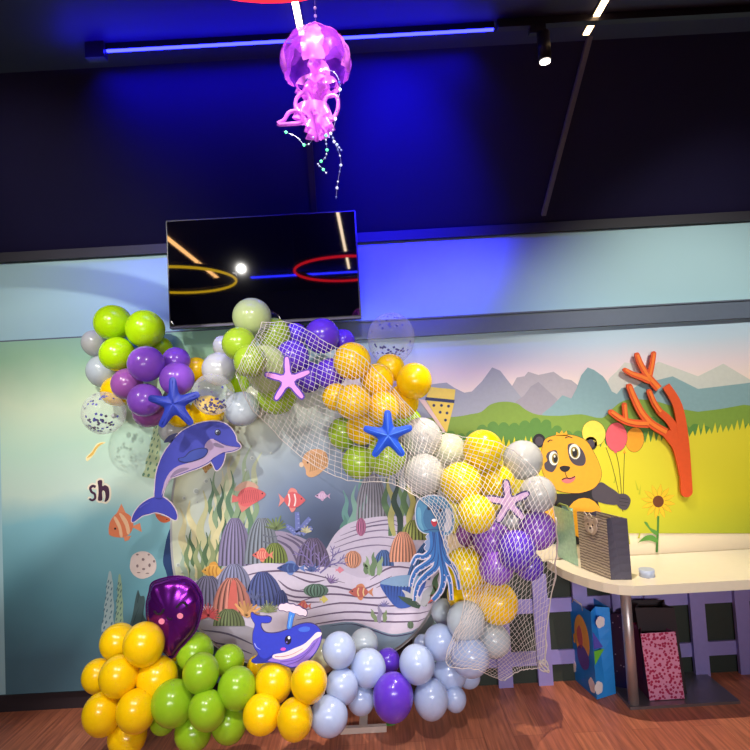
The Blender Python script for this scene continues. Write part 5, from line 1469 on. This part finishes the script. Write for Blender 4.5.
# ruffled rim
def ruffle(name, ring_f, width, n, amp, m, par, fold=9):
    bm = bmesh.new(); A = []
    for i in range(n+1):
        c_, nn = ring_f(i/n); off = amp*math.sin(i/n*2*PI*fold); row = []
        for j in range(4):
            s = j/3; row.append(bm.verts.new(c_ + Vector((0,0,-width*s)) + nn*(off*s) + Vector((0,0,.3*off*s))))
        A.append(row)
    for i in range(n):
        for j in range(3): bm.faces.new((A[i][j], A[i+1][j], A[i+1][j+1], A[i][j+1])).smooth = True
    return link(name, bm, m, par)
def circ(cx3, R, zz, ky=.9, tilt=0.0):
    return lambda t: (Vector((cx3 + R*math.cos(2*PI*t), YJ + R*math.sin(2*PI*t)*ky, zz + tilt*math.cos(2*PI*t))), Vector((math.cos(2*PI*t), math.sin(2*PI*t), 0)))
ruffle('rim_ruffle', circ(cxw, Rb*.60, cz - Rb*.66), .025, 120, .012, m_pink, jf, 9)
# central ribbons (oral arms)
rj = random.Random(4)
for k in range(6):
    bm = bmesh.new(); A = []; n = 44; ph = rj.uniform(0, 6); w_ = rj.uniform(.016, .026)
    x0_ = 316 + rj.uniform(-7, 7); ln = rj.uniform(.8, 1.0)
    for i in range(n+1):
        t = i/n; py = 38 + 104*t*ln; px = x0_ + 7*math.sin(t*7+ph)*t + 2*math.sin(t*19+ph)
        c_ = PJ(px, py, .02*math.cos(t*8+ph)); an = ph + t*9
        dv = Vector((math.cos(an), math.sin(an)*.9, .25*math.sin(t*40+ph)))*w_*(.7+.5*math.sin(t*23+ph))
        A.append((bm.verts.new(c_-dv), bm.verts.new(c_+dv*.2), bm.verts.new(c_+dv)))
    for i in range(n):
        for j in (0,1): bm.faces.new((A[i][j], A[i+1][j], A[i+1][j+1], A[i][j+1])).smooth = True
    link('oral_arm', bm, m_pink, jf)
for (px, py, R, wd, fo_) in ((316, 90, 15, .04, 7), (313, 112, 21, .05, 8), (319, 124, 15, .045, 7), (316, 133, 9, .04, 5)):
    c_ = PJ(px, py); ruffle('frill', circ(c_.x, R*mpp*.8, c_.z+.02, .8), wd, 120, .017, m_pink, jf, fo_)
# side lobes
for lob in ([(306,92),(297,98),(296,108),(304,113),(311,106)], [(326,98),(336,96),(338,108),(332,120),(325,112)], [(300,112),(290,112),(284,120),(278,124),(290,124),(302,122)]):
    bm = bmesh.new(); pts_ = [PJ(x, y, -.02) for x, y in smooth(lob, 5)]
    tube(bm, pts_ + [pts_[0]], .0075, 7, cap=False); link('looped_frill', bm, m_pink, jf)
# hanging string with beads
m_st = mat('clear_string', (150,130,170), rough=.4); m_bd = mat('glass_bead', (226,190,240), rough=.15, emit=.25)
bm = bmesh.new(); topc = PJ(cx_, 28); tube(bm, [topc, Vector((topc.x, YJ, jf.location.z + (zc - P(316, 90, 1.2).z)/.6))], .0018, 5); link('suspension_string', bm, m_st, jf)
for z_ in (8, 16, 25):
    bm = bmesh.new(); q = PJ(cx_, z_); ball(bm, (topc.x, q.y, q.z), .006, 10, 8); link('bead', bm, m_bd, jf)
# fairy light strands
m_wi = mat('silver_wire', (150,150,170), rough=.3, metal=.7)
def strand_l(pts_, dots, cols):
    w3 = [PJ(x, y, -.05) for x, y in smooth(pts_, 4, False)]
    bm = bmesh.new(); tube(bm, w3, .0011, 4); ob = link('light_wire', bm, m_wi, jf)
    for k in range(dots):
        q = w3[int((k+.7)/dots*(len(w3)-1))]; c_ = cols[k % len(cols)]
        bm = bmesh.new(); ball(bm, q, .0034 if k % 3 else .0052, 8, 6); link('fairy_light', bm, mat('fairy_glow', c_, emit=2.2 if k % 3 == 0 else .6, rough=.3, var=0), ob)
WH, BL, GR_ = (240,240,255), (60,120,255), (90,230,150)
strand_l([(318,70),(334,72),(340,86),(338,100),(336,115),(333,130),(328,138)], 9, [WH, (180,160,220), BL])
strand_l([(283,131),(290,134),(298,138),(304,145),(310,143),(314,136)], 6, [GR_, WH, (160,180,220)])
strand_l([(326,134),(326,142),(327,150),(325,158),(318,164),(322,168),(327,174)], 11, [GR_, (200,200,220), (150,160,190)])
strand_l([(330,132),(334,140),(338,146),(342,151)], 6, [(190,190,230), (130,140,180)])
strand_l([(333,140),(338,150),(341,162),(339,175),(337,188),(336,199)], 8, [(150,150,180), (90,100,150), (200,200,220)])
l_ = lamp('jellyfish_lamp', 'POINT', PJ(316, 75), (0,0,0), .06, (1.0, .3, 1.0), shadow_soft_size=.02)
l_.parent = jf; l_.matrix_parent_inverse = Matrix.Translation(-jf.location)
jf.location = P(316, 90, 1.2); jf.scale = (.6, .6, .6)
